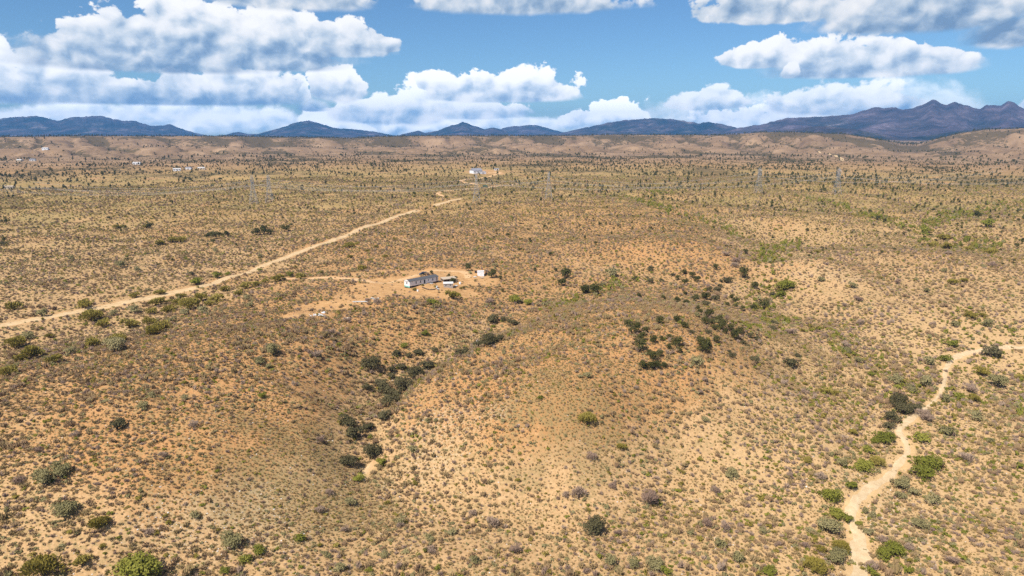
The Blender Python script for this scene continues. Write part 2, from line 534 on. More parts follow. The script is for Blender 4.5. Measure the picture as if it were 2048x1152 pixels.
TZ = base + hz * sstep(RR, 1500, 1800)
TZ = TZ * (1 - sstep(RR, 6000, 9000)) + 5.0 * sstep(RR, 6000, 9000)


def zt(x, y):
    """Height of the ground sheet itself at x, y."""
    x, y = np.asarray(x, float), np.asarray(y, float)
    ci = np.interp(np.arctan2(x, y), az_cols, np.arange(NA))
    ri = np.interp(np.log(np.maximum(np.hypot(x, y), 48.1)), lr_rows, np.arange(NR))
    c0 = np.clip(ci.astype(int), 0, NA - 2); r0 = np.clip(ri.astype(int), 0, NR - 2)
    fc, fr = ci - c0, ri - r0
    return (TZ[r0, c0] * (1 - fc) + TZ[r0, c0 + 1] * fc) * (1 - fr) + (TZ[r0 + 1, c0] * (1 - fc) + TZ[r0 + 1, c0 + 1] * fc) * fr


_rs = np.exp(np.linspace(math.log(90), math.log(4200), 2600))


def ground_at(px, py):
    """Where the line of sight through a pixel first meets the ground; array of (x, y, z)."""
    px, py = np.atleast_1d(np.asarray(px, float)), np.atleast_1d(np.asarray(py, float))
    az, el = pix_angles(px, py)
    out = np.zeros((len(px), 3))
    for i in range(len(px)):
        x, y = _rs * math.sin(az[i]), _rs * math.cos(az[i])
        z = zt(x, y)
        d = CAMZ + _rs * math.tan(el[i]) - z
        k = np.argmax(d <= 0)
        if d[k] > 0:
            k = len(_rs) - 1
        k = max(k, 1)
        t = d[k - 1] / max(d[k - 1] - d[k], 1e-6)
        r = _rs[k - 1] + (_rs[k] - _rs[k - 1]) * min(max(t, 0), 1)
        xx, yy = r * math.sin(az[i]), r * math.cos(az[i])
        out[i] = (xx, yy, float(zt(xx, yy)))
    return out


def gpt(px, py):
    return Vector(ground_at(px, py)[0])


def poly_dist(x, y, pts, widths=None):
    """Distance from points to a ground polyline (minus the local half width if given)."""
    best = np.full(np.shape(x), 1e9)
    for i in range(len(pts) - 1):
        ax, ay, bx, by = pts[i][0], pts[i][1], pts[i + 1][0], pts[i + 1][1]
        L2 = (bx - ax) ** 2 + (by - ay) ** 2 + 1e-9
        t = np.clip(((x - ax) * (bx - ax) + (y - ay) * (by - ay)) / L2, 0, 1)
        d = np.hypot(x - ax - t * (bx - ax), y - ay - t * (by - ay))
        if widths is not None:
            d = d - (widths[i] * (1 - t) + widths[i + 1] * t)
        best = np.minimum(best, d)
    return best


def ground_line(pix):
    return ground_at([p[0] for p in pix], [p[1] for p in pix])


def spline(P, step):
    """Catmull-Rom through 2-D points plus extra columns, resampled at about step metres."""
    P = np.asarray(P, float)
    Q = np.vstack([2 * P[0] - P[1], P, 2 * P[-1] - P[-2]])
    out = []
    for i in range(1, len(Q) - 2):
        n = max(2, int(np.hypot(*(Q[i + 1] - Q[i])[:2]) / step))
        t = np.linspace(0, 1, n, endpoint=False)[:, None]
        a, b, c_, d = Q[i - 1], Q[i], Q[i + 1], Q[i + 2]
        out.append(0.5 * (2 * b + (c_ - a) * t + (2 * a - 5 * b + 4 * c_ - d) * t * t + (3 * b - a - 3 * c_ + d) * t ** 3))
    out.append(P[-1:])
    return np.vstack(out)


ROAD_PIX = [(-130, 674), (-60, 663), (0, 651), (100, 634), (190, 618), (290, 597), (350, 584), (400, 573), (460, 553), (520, 535), (580, 512), (640, 489), (700, 469), (750, 449), (800, 431), (835, 421)]
ROAD2_PIX = [(868, 411), (890, 405), (925, 397)]
LANE_PIX = [(902, 393), (884, 391), (875, 388), (886, 383), (920, 380), (955, 376), (985, 373), (1010, 370), (1060, 366)]
BARN_LANE_PIX = [(955, 370), (935, 366), (921, 361), (945, 358), (975, 355), (990, 350), (1000, 345), (975, 345)]
DRIVE_PIX = [(560, 556), (610, 557), (660, 555), (710, 559), (760, 566), (800, 560), (830, 552), (870, 541), (920, 543), (940, 556)]
WASH_PIX = [(1715, 1230, 2.26), (1716, 1152, 2.03), (1722, 1085, 2.15), (1700, 1035, 1.41), (1725, 990, 1.14), (1772, 955, 1.31), (1800, 925, 1.05), (1815, 895, 0.88), (1800, 858, 1.22), (1835, 828, 0.96), (1870, 800, 0.54), (1888, 768, 0.72), (1893, 735, 0.94), (1915, 712, 1.51), (1965, 701, 1.5), (2048, 694, 1.63), (2150, 688, 1.63)]
GULLY_PIX = [(724, 954, 0.2), (731, 945, 0.55), (739, 935, 0.75), (745, 926, 0.5), (749, 918, 0.2)]
FARROAD_PIX = [(1638, 303), (1660, 309), (1682, 317), (1686, 322)]
pts_road = ground_line(ROAD_PIX); pts_road2 = ground_line(ROAD2_PIX)
pts_lane = ground_line(LANE_PIX); pts_barn = ground_line(BARN_LANE_PIX)
pts_drive = ground_line(DRIVE_PIX)
pts_wash = ground_line(WASH_PIX); w_wash = [p[2] for p in WASH_PIX]
pts_gully = ground_line(GULLY_PIX); w_gully = [p[2] for p in GULLY_PIX]
pts_farroad = ground_line(FARROAD_PIX)
PATHS = [(pts_road, 3.9), (pts_road2, 2.8), (pts_lane, 2.6), (pts_barn, 2.8), (pts_drive, 2.7)]
# bare, worn ground: (px, py, radius x m, radius y m)
BARE = [(850, 575, 24, 20), (885, 577, 18, 15), (930, 558, 18, 14), (760, 570, 18, 12), (790, 562, 15, 10), (850, 545, 16, 10), (910, 545, 20, 10), (715, 594, 16, 11, .9), (660, 612, 15, 9, .85), (610, 628, 13, 7, .75), (745, 545, 14, 8, .7), (765, 580, 13, 12), (740, 610, 10, 8, .5), (800, 590, 14, 8, .5), (945, 560, 13, 11, .8), (975, 344, 34, 40)]
bare_pts = ground_line(BARE)
# thick grey-green grass and pale stony faces: (px, py, rx, ry, weight)
GRASSY = [(600, 960, 38, 26, 1.0), (560, 880, 30, 22, .7), (640, 1010, 30, 20, 1.0), (450, 960, 30, 16, .6), (1140, 800, 30, 30, .8), (1230, 790, 18, 30, .5), (1010, 860, 14, 14, .3), (1250, 730, 20, 16, .4), (520, 860, 20, 14, .4)]
grass_pts = ground_line(GRASSY)
STONY = [(900, 860, 22, 20), (860, 930, 22, 14), (1600, 520, 40, 30), (1680, 545, 40, 24), (450, 1050, 26, 12), (380, 1020, 24, 10), (560, 1075, 14, 8), (300, 640, 16, 10), (250, 660, 20, 10), (800, 480, 50, 20), (640, 560, 20, 14), (1760, 1000, 14, 18), (1790, 1060, 16, 14)]
stony_pts = ground_line(STONY)


def blob(x, y, pts, spec, soft=0.55):
    out = np.zeros(np.shape(x))
    for p, s in zip(pts, spec):
        rx, ry = s[2], s[3]
        w = s[4] if len(s) > 4 else 1.0
        a = math.atan2(p[0], p[1])
        dx, dy = x - p[0], y - p[1]
        lat, dep = dx * math.cos(a) - dy * math.sin(a), dx * math.sin(a) + dy * math.cos(a)
        d = np.sqrt((lat / rx) ** 2 + (dep / ry) ** 2) + 0.35 * perlin(x / 13, y / 13, 5)
        out = np.maximum(out, w * (1 - sstep(d, soft, 1.15)))
    return out


def bare_field(x, y):
    b = blob(x, y, bare_pts, BARE, 0.8)
    for pts, hw in PATHS:
        b = np.maximum(b, 1 - sstep(poly_dist(x, y, pts), hw * 0.9, hw * 1.5))
    return b


def sand_field(x, y):
    n = perlin(x / 6.0, y / 6.0, 77) * 2.2
    d = np.minimum(poly_dist(x, y, pts_wash, w_wash), poly_dist(x, y, pts_gully, w_gully)) + n
    return 1 - sstep(d, -0.6, 1.6)


def sandy_flat(x, y):
    d = poly_dist(x, y, pts_wash)
    return 1 - sstep(d + 9 * perlin(x / 25, y / 25, 78), 8, 62)


near = RR < 1600
m_bare = np.zeros_like(TZ); m_sand = np.zeros_like(TZ); m_flat = np.zeros_like(TZ)
m_grass = np.zeros_like(TZ); m_stone = np.zeros_like(TZ)
xn, yn = TX[near], TY[near]
m_bare[near] = bare_field(xn, yn)
m_sand[near] = sand_field(xn, yn)
m_flat[near] = sandy_flat(xn, yn)
m_grass[near] = blob(xn, yn, grass_pts, GRASSY, 0.3)
m_stone[near] = blob(xn, yn, stony_pts, STONY, 0.3)
# iron-red soil on the crowns, paler sand in the low ground
PXI = 1024 + FPX * np.tan(np.clip(AZ, -1.1, 1.1))
m_red = np.clip(0.5 + 0.032 * (TZ - np.interp(RR, [100, 400, 900], [-16, -7, -1])) * 2.0 + 0.45 * fbm(TX, TY, 70, 3, 0.5, 101), 0, 1) * (1 - m_flat * 0.8)
m_red = m_red * (1 - 0.55 * sstep(PXI, 1250, 1650) * (1 - sstep(RR, 700, 1200)))
m_veg = np.clip(0.42 + 0.8 * fbm(TX, TY, 240, 3, 0.55, 111) + 0.55 * sstep(RR, 1700, 2200) * (carve - 0.35) + 0.35 * sstep(RR, 1700, 2200) * (0.62 - gul) + 0.25 * crest, 0, 1)

idx = np.arange(NA * NR).reshape(NR, NA)
tfaces = np.stack([idx[:-1, :-1].ravel(), idx[1:, :-1].ravel(), idx[1:, 1:].ravel(), idx[:-1, 1:].ravel()], 1)[:, ::-1]


def ground_material():
    m, k, b = new_mat('desert_soil')
    geo = k.n.new('ShaderNodeNewGeometry')
    pos = geo.outputs['Position']

    def at(n):
        a = k.n.new('ShaderNodeAttribute'); a.attribute_name = n
        return a.outputs['Fac']
    big = k.noise(pos, 0.018, 4.0, 0.6)
    med = k.noise(pos, 0.11, 5.0, 0.62)
    fine = k.noise(pos, 1.3, 6.0, 0.65)
    grit = k.noise(pos, 5.5, 3.0, 0.7)
    orange = k.ramp(fine, [(0.25, (0.3129, 0.1474, 0.0561)), (0.5, (0.4492, 0.2309, 0.0918)), (0.75, (0.5603, 0.3152, 0.1449))])
    tan = k.ramp(fine, [(0.25, (0.3331, 0.1969, 0.0902)), (0.5, (0.4794, 0.2959, 0.1415)), (0.75, (0.5905, 0.3861, 0.2072))])
    red = k.m('ADD', at('red'), k.m('MULTIPLY', k.m('SUBTRACT', big, 0.5), 1.1))
    red = k.m('ADD', red, k.m('MULTIPLY', k.m('SUBTRACT', med, 0.5), 1.2), clamp=True)
    col = k.mix(k.step(red, 0.18, 0.80), tan, orange)
    # straw and litter between the shrubs
    straw = k.ramp(grit, [(0.3, (0.1843, 0.1212, 0.0532)), (0.55, (0.3317, 0.2377, 0.1043)), (0.8, (0.4607, 0.354, 0.1756))])
    sm = k.m('MULTIPLY', k.step(k.noise(pos, 0.85, 5.0, 0.7), 0.42, 0.62), k.step(med, 0.28, 0.60))
    sm = k.m('MULTIPLY', sm, k.m('SUBTRACT', 1.0, k.m('MAXIMUM', at('sand'), k.m('MULTIPLY', at('bare'), 0.85))))
    col = k.mix(k.m('MULTIPLY', sm, 0.88), col, straw)
    grassc = k.ramp(grit, [(0.3, (0.1044, 0.0875, 0.0372)), (0.55, (0.1764, 0.1505, 0.0651)), (0.8, (0.2376, 0.1995, 0.0961))])
    col = k.mix(k.m('MULTIPLY', k.step(k.m('ADD', at('grassy'), k.m('MULTIPLY', k.m('SUBTRACT', med, 0.5), 1.6)), 0.35, 0.9), k.step(fine, 0.38, 0.60, 0.0, 0.62)), col, grassc)
    # pale stony ground
    pale = k.ramp(grit, [(0.3, (0.42, 0.30, 0.165)), (0.6, (0.55, 0.41, 0.25)), (0.85, (0.66, 0.55, 0.40))])
    col = k.mix(k.m('MULTIPLY', k.m('MULTIPLY', k.step(k.m('ADD', at('stony'), k.m('MULTIPLY', k.m('SUBTRACT', med, 0.5), 2.2)), 0.45, 1.1), k.step(fine, 0.42, 0.62)), 0.5), col, pale)
    sandc = k.ramp(k.noise(pos, 0.7, 5.0, 0.6), [(0.3, (0.52, 0.3283, 0.1472)), (0.7, (0.63, 0.4263, 0.2162))])
    col = k.mix(k.m('MULTIPLY', at('flat'), 0.5), col, sandc)
    col = k.mix(k.m('MULTIPLY', at('sand'), 0.92), col, sandc)
    barec = k.ramp(k.noise(pos, 0.35, 5.0, 0.65), [(0.3, (0.3888, 0.212, 0.085)), (0.5, (0.4752, 0.2777, 0.12)), (0.7, (0.5724, 0.3583, 0.17))])
    col = k.mix(k.m('MULTIPLY', k.step(k.m('ADD', at('bare'), k.m('MULTIPLY', k.m('SUBTRACT', med, 0.5), 1.6)), 0.25, 0.95), 0.75), col, barec)
    # the flat beyond: dry yellow grass, then browner hills with gully brush
    dist = k.v('LENGTH', pos)
    midm = k.m('MULTIPLY', k.step(dist, 480, 1000), k.m('SUBTRACT', 1.0, k.step(dist, 1300, 2000)))
    gy = k.ramp(k.noise(pos, 0.022, 6.0, 0.68), [(0.30, (0.3922, 0.22, 0.1103)), (0.44, (0.3604, 0.235, 0.0966)), (0.57, (0.2597, 0.195, 0.0714)), (0.72, (0.159, 0.132, 0.0473))])
    col = k.mix(k.m('MULTIPLY', k.m('MULTIPLY', midm, k.m('SUBTRACT', 1.0, at('bare'))), 0.85), col, gy)
    hill = k.ramp(k.noise(pos, 0.009, 7.0, 0.66), [(0.30, (0.1593, 0.102, 0.0589)), (0.5, (0.2537, 0.162, 0.0896)), (0.7, (0.3658, 0.24, 0.1382))])
    col = k.mix(k.step(dist, 1250, 2100), col, hill)
    brush = k.step(k.m('ADD', k.noise(pos, 0.06, 3.0, 0.7), k.m('MULTIPLY', k.m('SUBTRACT', at('veg'), 0.5), 0.75)), 0.50, 0.64)
    col = k.mix(k.m('MULTIPLY', k.m('MULTIPLY', brush, k.step(dist, 700, 1700)), 0.85), col, (0.088, 0.066, 0.030))
    k.put(b.inputs['Base Color'], col)
    b.inputs['Roughness'].default_value = 0.95
    b.inputs['Specular IOR Level'].default_value = 0.08
    bump = k.n.new('ShaderNodeBump')
    bump.inputs['Strength'].default_value = 0.55
    bump.inputs['Distance'].default_value = 0.35
    k.put(bump.inputs['Height'], k.m('ADD', k.m('MULTIPLY', fine, 0.7), k.m('MULTIPLY', grit, 0.25)))
    k.l.new(bump.outputs[0], b.inputs['Normal'])
    return m


M_SOIL = ground_material()
tme = mesh_np('ground', np.stack([TX.ravel(), TY.ravel(), TZ.ravel()], 1), tfaces, M_SOIL, True)
for nm, arr in (('bare', m_bare), ('sand', m_sand), ('flat', m_flat), ('grassy', m_grass), ('stony', m_stone), ('red', m_red), ('veg', m_veg)):
    fattr(tme, nm, arr)
tag(link('ground', tme), 'orange and tan desert ground rising into low brown hills', kind='structure')

# ------------------------------------------------------------------ mountains
def mountain_material():
    m, k, b = new_mat('mountain_rock')
    geo = k.n.new('ShaderNodeNewGeometry')
    pos = geo.outputs['Position']
    n1 = k.noise(pos, 0.0036, 8.0, 0.72)
    n2 = k.noise(pos, 0.0007, 3.0, 0.5)
    bush = k.ramp(n1, [(0.35, (0.012, 0.017, 0.012)), (0.50, (0.030, 0.031, 0.024)), (0.60, (0.085, 0.072, 0.062)), (0.70, (0.26, 0.21, 0.19))])
    red = k.ramp(n1, [(0.35, (0.047, 0.0324, 0.0354)), (0.55, (0.1344, 0.0902, 0.1012)), (0.75, (0.3092, 0.2239, 0.2633))])
    at = k.n.new('ShaderNodeAttribute'); at.attribute_name = 'rocky'
    mixf = k.m('ADD', k.m('MULTIPLY', at.outputs['Fac'], 0.62), k.m('MULTIPLY', k.m('SUBTRACT', n2, 0.5), 0.8), clamp=True)  # rock share also carries painted light on ridges, shade in valleys
    k.put(b.inputs['Base Color'], k.mix(mixf, bush, red))
    b.inputs['Roughness'].default_value = 0.95
    b.inputs['Specular IOR Level'].default_value = 0.05
    return m


M_MOUNT = mountain_material()


def mountain(name, label, prof, D, depth, seed, rocky=0.0, spur=0.72, wl=640):
    pa, pe = pix_angles([p[0] for p in prof], [p[1] for p in prof])
    n = int((prof[-1][0] - prof[0][0]) / 2.6)
    az = np.linspace(pa[0], pa[-1], n)
    zc = CAMZ + D * np.tan(np.interp(az, pa, pe))
    zc = zc + (fbm(az * D, az * 0 + seed, 260, 4, 0.55, seed) * 12 + fbm(az * D, az * 0 + seed, 130, 3, 0.6, seed + 5, True) * 17) * np.clip((zc - 30) / 150, 0, 1)
    t = np.concatenate([np.linspace(-1, 0, 54), np.linspace(0, 0.7, 14)[1:]])
    A, T = np.meshgrid(az, t)
    Z = np.broadcast_to(zc, A.shape)
    lat = A * D
    dep = T * depth
    warp_ = 500 * perlin(lat / 1500, dep / 1500, seed + 1)
    ridge = fbm(lat + warp_, dep * 0.42 + warp_ * 0.4, wl, 5, 0.56, seed + 2, True) * 0.5 + 0.5
    fall = np.where(T < 0, 1 - np.abs(T) ** 0.92, 1 - (T / 0.7) ** 1.3)
    keep = 1 - spur * (1 - ridge) * np.clip(np.abs(T) * 4.5, 0, 1)
    base_z = -10.0
    Zz = base_z + (Z - base_z) * np.clip(fall, 0, 1) * keep
    rr = D + dep
    V = np.stack([rr * np.sin(A), rr * np.cos(A), Zz], -1).reshape(-1, 3)
    nr, nc = A.shape
    ii = np.arange(nr * nc).reshape(nr, nc)
    F = np.stack([ii[:-1, :-1].ravel(), ii[1:, :-1].ravel(), ii[1:, 1:].ravel(), ii[:-1, 1:].ravel()], 1)[:, ::-1]
    me = mesh_np(name, V, F, M_MOUNT, False)
    fattr(me, 'rocky', np.clip((rocky + 0.5 * (Zz - 200) / 400 if rocky else -0.12) + 2.6 * (ridge - 0.60), 0, 1))  # bare rock by range and height, plus fold shading put into the colour
    return tag(link(name, me), label, kind='structure')


mountain('mountain_range', 'long blue mountain range low on the left skyline',
         [(-420, 250), (-200, 235), (-100, 240), (0, 238), (40, 234), (75, 233), (95, 238), (115, 242), (145, 235), (170, 234), (200, 232), (225, 239), (250, 243), (272, 243), (300, 252), (320, 252), (338, 249), (360, 257), (390, 266), (420, 272), (450, 276)], 13500, 2600, 301)
mountain('mountain_range', 'blue cone-shaped peak standing between the left range and the middle of the skyline',
         [(400, 276), (435, 271), (450, 270), (468, 265), (480, 264), (495, 268), (515, 268), (540, 262), (570, 254), (590, 247), (618, 242), (640, 248), (665, 256), (695, 258), (720, 260), (750, 264), (785, 270), (815, 277)], 12500, 2000, 311)
mountain('mountain_range', 'small dark blue peak near the middle of the skyline',
         [(780, 277), (805, 268), (838, 262), (850, 266), (875, 262), (900, 253), (925, 245), (945, 251), (970, 259), (985, 256), (1000, 259), (1020, 268), (1050, 277)], 11500, 1700, 321)
mountain('mountain_range', 'paler rocky hills just right of the small peak on the skyline',
         [(950, 277), (985, 268), (1003, 258), (1020, 254), (1045, 252), (1070, 251), (1090, 256), (1120, 263), (1150, 270), (1180, 277)], 13500, 1900, 331, 0.15)
mountain('mountain_range', 'long purple-blue ridge right of the middle of the skyline',
         [(1080, 277), (1130, 264), (1150, 260), (1180, 254), (1215, 246), (1240, 243), (1300, 237), (1340, 239), (1400, 247), (1420, 245), (1450, 251), (1480, 258), (1520, 268), (1560, 278)], 11000, 2000, 341, 0.1)
mountain('mountain_range', 'high jagged rocky mountains on the right skyline',
         [(1380, 280), (1440, 262), (1500, 253), (1525, 250), (1570, 238), (1620, 236), (1700, 232), (1720, 224), (1745, 217), (1790, 216), (1805, 221), (1828, 217), (1845, 211), (1858, 204), (1869, 201), (1880, 206), (1893, 210), (1908, 205), (1922, 208), (1945, 216), (1958, 219), (1972, 213), (1990, 211), (2002, 213), (2014, 205), (2028, 208), (2040, 217), (2062, 226), (2150, 236), (2300, 232), (2480, 250)], 9500, 2500, 351, 0.45, 0.80, 620)
mountain('mountain_range', 'dark wooded foothills below the jagged mountains on the right',
         [(1450, 285), (1560, 262), (1640, 252), (1700, 258), (1760, 268), (1800, 276), (1850, 272), (1920, 262), (2000, 258), (2100, 255), (2300, 256), (2450, 275)], 6600, 1300, 361, 0.16, 0.7, 480)

# ------------------------------------------------------------------ roads and washes
def sand_mat(name, c0, c1, c2, scale=0.5, ruts=False):
    m, k, b = new_mat(name)
    geo = k.n.new('ShaderNodeNewGeometry')
    n = k.noise(geo.outputs['Position'], scale, 6.0, 0.62)
    f = k.noise(geo.outputs['Position'], 4.0, 3.0, 0.6)
    base_c = k.ramp(k.m('ADD', k.m('MULTIPLY', n, 0.75), k.m('MULTIPLY', f, 0.25)), [(0.35, c0), (0.5, c1), (0.66, c2)])
    if ruts:                                      # packed wheel tracks either side of a weedy crown
        a_ = k.n.new('ShaderNodeAttribute'); a_.attribute_name = 'cross'
        off_ = k.m('ABSOLUTE', k.m('SUBTRACT', k.m('ABSOLUTE', a_.outputs['Fac']), 0.42))
        rough_ = k.m('MULTIPLY', k.step(off_, 0.10, 0.34), k.step(k.m('ADD', n, k.m('MULTIPLY', f, 0.5)), 0.58, 0.86, 0.35, 1.0))
        base_c = k.mix(k.m('MULTIPLY', rough_, 0.24), base_c, (0.33, 0.215, 0.105, 1.0))
    k.put(b.inputs['Base Color'], base_c)
    b.inputs['Roughness'].default_value = 0.95
    b.inputs['Specular IOR Level'].default_value = 0.08
    bump = k.n.new('ShaderNodeBump')
    bump.inputs['Strength'].default_value = 0.4
    bump.inputs['Distance'].default_value = 0.15
    k.put(bump.inputs['Height'], k.m('ADD', n, f))
    k.l.new(bump.outputs[0], b.inputs['Normal'])
    return m


M_ROAD = sand_mat('dirt_road', (0.47, 0.31, 0.155), (0.56, 0.39, 0.21), (0.63, 0.46, 0.275), 0.3, True)
M_WASHSAND = sand_mat('wash_sand', (0.50, 0.352, 0.195), (0.58, 0.422, 0.245), (0.65, 0.49, 0.305), 0.6)
M_DRIVE = sand_mat('drive_dirt', (0.48, 0.275, 0.125), (0.58, 0.36, 0.18), (0.64, 0.44, 0.25), 0.3)


def ribbon(name, label, line, half, mat, lift=0.10, step=1.2, ragged=0.25, seed=1, cross=10):
    """A strip of worn earth that follows the ground; half may be one value or one per point."""
    h = np.full(len(line), half) if np.isscalar(half) else np.asarray(half, float)
    P = spline(np.column_stack([line[:, :2], h]), step)
    tan_ = np.gradient(P[:, :2], axis=0)
    tan_ /= np.linalg.norm(tan_, axis=1, keepdims=True) + 1e-9
    nor = np.stack([-tan_[:, 1], tan_[:, 0]], 1)
    s = np.cumsum(np.r_[0, np.hypot(*np.diff(P[:, :2], axis=0).T)])
    wl_ = P[:, 2] * (1 + ragged * (perlin(s / 7, s * 0 + seed, seed) * 1.2 + perlin(s / 2.2, s * 0, seed + 3) * 0.5))
    wr_ = P[:, 2] * (1 + ragged * (perlin(s / 7, s * 0 + seed + 40.5, seed + 9) * 1.2 + perlin(s / 2.2, s * 0, seed + 13) * 0.5))
    rows = []
    for j in range(cross + 1):
        f = j / cross * 2 - 1
        off = np.where(f < 0, f * wl_, f * wr_)
        xy = P[:, :2] + nor * off[:, None]
        edge = 1 - abs(f) ** 3
        rows.append(np.column_stack([xy, zt(xy[:, 0], xy[:, 1]) + lift * edge + 0.01]))
    V = np.stack(rows, 1).reshape(-1, 3)
    n = len(P)
    ii = np.arange(n * (cross + 1)).reshape(n, cross + 1)
    F = np.stack([ii[:-1, :-1].ravel(), ii[1:, :-1].ravel(), ii[1:, 1:].ravel(), ii[:-1, 1:].ravel()], 1)
    me = mesh_np(name, V, F, mat, True)
    me.flip_normals() if me.polygons[0].normal.z < 0 else None
    fattr(me, 'cross', np.tile(np.linspace(-1, 1, cross + 1), n))
    return tag(link(name, me), label, kind='structure')


ribbon('road', 'long pale dirt road running away across the flat', pts_road, 3.25, M_ROAD, seed=2, ragged=0.12, lift=0.22, step=1.6)
ribbon('road', 'short far stretch of the dirt road over the rise', pts_road2, 2.9, M_ROAD, seed=3, ragged=0.2, lift=0.3, step=4)
ribbon('road', 'curving dirt lane beyond the rise', pts_lane, 2.6, M_DRIVE, seed=4, ragged=0.2, lift=0.4, step=5)
ribbon('road', 'orange dirt lane looping up to the white barn', pts_barn, 3.2, M_DRIVE, seed=5, ragged=0.3, lift=0.4, step=5)
ribbon('road', 'dirt drive curving round behind the mobile home', pts_drive, 2.1, M_DRIVE, seed=6, ragged=0.3)
ribbon('road', 'far pale track climbing the slope on the right', pts_farroad, 4.5, M_ROAD, seed=7, ragged=0.2, lift=0.6, step=8)
ribbon('dry_wash', 'pale sandy wash winding along the right side', pts_wash, w_wash, M_WASHSAND, seed=8, ragged=0.55, step=0.7, lift=0.14)
ribbon('dry_wash', 'short bare sandy bed at the mouth of the middle gully', pts_gully, w_gully, M_DRIVE, seed=9, ragged=0.4, step=0.6, lift=0.06)

# ------------------------------------------------------------------ buildings, vehicles and other made things
M_WHITE = plain('white_siding', (0.78, 0.76, 0.74), 0.6, 0, 0.05, 1.2)
M_ROOF = plain('grey_shingle', (0.085, 0.085, 0.09), 0.9, 0, 0.25, 2.5)
M_TRIM = plain('white_trim', (0.80, 0.79, 0.77), 0.5, 0, 0.04)
M_DARK = plain('dark_skirting', (0.035, 0.033, 0.032), 0.8, 0, 0.2)
M_TEAL = plain('teal_skirting', (0.20, 0.46, 0.40), 0.6, 0, 0.12)
M_BLOCK = plain('grey_block', (0.36, 0.31, 0.27), 0.9, 0, 0.14, 2.0)
M_TANROOF = plain('tan_roll_roof', (0.46, 0.36, 0.26), 0.85, 0, 0.14, 0.8)
M_WHITEROOF = plain('white_coated_roof', (0.66, 0.63, 0.60), 0.6, 0, 0.10, 0.8)
M_STEEL = plain('galvanised_steel', (0.33, 0.335, 0.345), 0.55, 0.1, 0.08)
M_CABLE = plain('aluminium_cable', (0.62, 0.60, 0.58), 0.5, 0.0, 0.03)
M_CARPAINT = plain('dark_car_paint', (0.018, 0.022, 0.03), 0.22, 0.1, 0.1, 1.0, 0.6)
M_TYRE = plain('black_tyre', (0.012, 0.012, 0.012), 0.85)
M_RIM = plain('alloy_rim', (0.45, 0.45, 0.46), 0.35, 0.7)
M_PLASTIC = plain('white_plastic_tank', (0.78, 0.79, 0.80), 0.45, 0, 0.05)
M_RUST = plain('rusty_metal', (0.16, 0.075, 0.04), 0.8, 0, 0.35, 3.0)
M_GREEN = plain('green_tank', (0.035, 0.075, 0.055), 0.6, 0, 0.15)
M_WOOD = plain('weathered_board', (0.36, 0.30, 0.24), 0.85, 0, 0.25, 3.0)
M_PALEDEBRIS = plain('pale_rubbish', (0.62, 0.60, 0.57), 0.7, 0, 0.2, 3.0)
M_BARNWALL = plain('white_metal_wall', (0.80, 0.81, 0.83), 0.5, 0, 0.04, 0.3)
M_BARNROOF = plain('grey_metal_roof', (0.30, 0.29, 0.31), 0.5, 0.2, 0.1, 0.3)
M_TANWALL = plain('tan_stucco', (0.55, 0.47, 0.36), 0.8, 0, 0.1, 0.5)
M_EDGING = plain('dark_stone_edging', (0.10, 0.07, 0.05), 0.9, 0, 0.3, 3.0)


def glass_mat():
    m, k, b = new_mat('window_glass')
    b.inputs['Base Color'].default_value = (0.02, 0.025, 0.03, 1)
    b.inputs['Roughness'].default_value = 0.08
    b.inputs['Specular IOR Level'].default_value = 0.6
    return m


M_GLASS = glass_mat()

# ---- the long mobile home; local x runs along it, y across, origin at the near left-hand corner of its footprint
HP = gpt(819.5, 576.5)
HA = math.atan2(14.0, 13.6)                     # heading of the long side
FLOOR, WALLH, L_, W_ = 0.75, 2.45, 19.4, 4.6
ax_, ay_ = math.cos(HA), math.sin(HA)
home_c = Vector((HP.x, HP.y, 0))
zz = [float(zt(HP.x + ax_ * a - ay_ * b, HP.y + ay_ * a + ax_ * b)) for a in (0, L_ / 2, L_) for b in (0, W_)]
home_z = sum(zz) / len(zz)
home = tag(empty('mobile_home', (HP.x, HP.y, home_z), HA), 'long white single-wide mobile home with a dark grey roof', 'mobile home')
MB().box(0, L_, 0, W_, FLOOR, FLOOR + WALLH).build('wall', M_WHITE, home)
MB().prism([(-0.3, FLOOR + WALLH + .004), (W_ + .3, FLOOR + WALLH + .004), (W_ + .3, FLOOR + WALLH + .12), (W_ / 2, FLOOR + WALLH + .95), (-0.3, FLOOR + WALLH + .12)], 0, -0.25, L_ + 0.25).build('roof', M_ROOF, home)
gb = MB(); gb.prism([(0.02, FLOOR + WALLH + .125), (W_ - .02, FLOOR + WALLH + .125), (W_ / 2, FLOOR + WALLH + .90)], 0, -0.29, -0.253); gb.build('gable', M_WHITE, home)
MB().box(0.05, L_ - .05, 0.06, W_ - .06, -0.7, FLOOR - .004).build('skirting', M_DARK, home)
MB().box(-0.03, 0.046, 0.0, W_, 0.02, FLOOR - .01).build('end_skirting', M_TEAL, home)
for a in (0.0, L_ - 0.09):
    MB().box(a - 0.012, a + 0.10, -0.025, 0.0 - .001, FLOOR, FLOOR + WALLH - .01).build('corner_trim', M_TRIM, home)


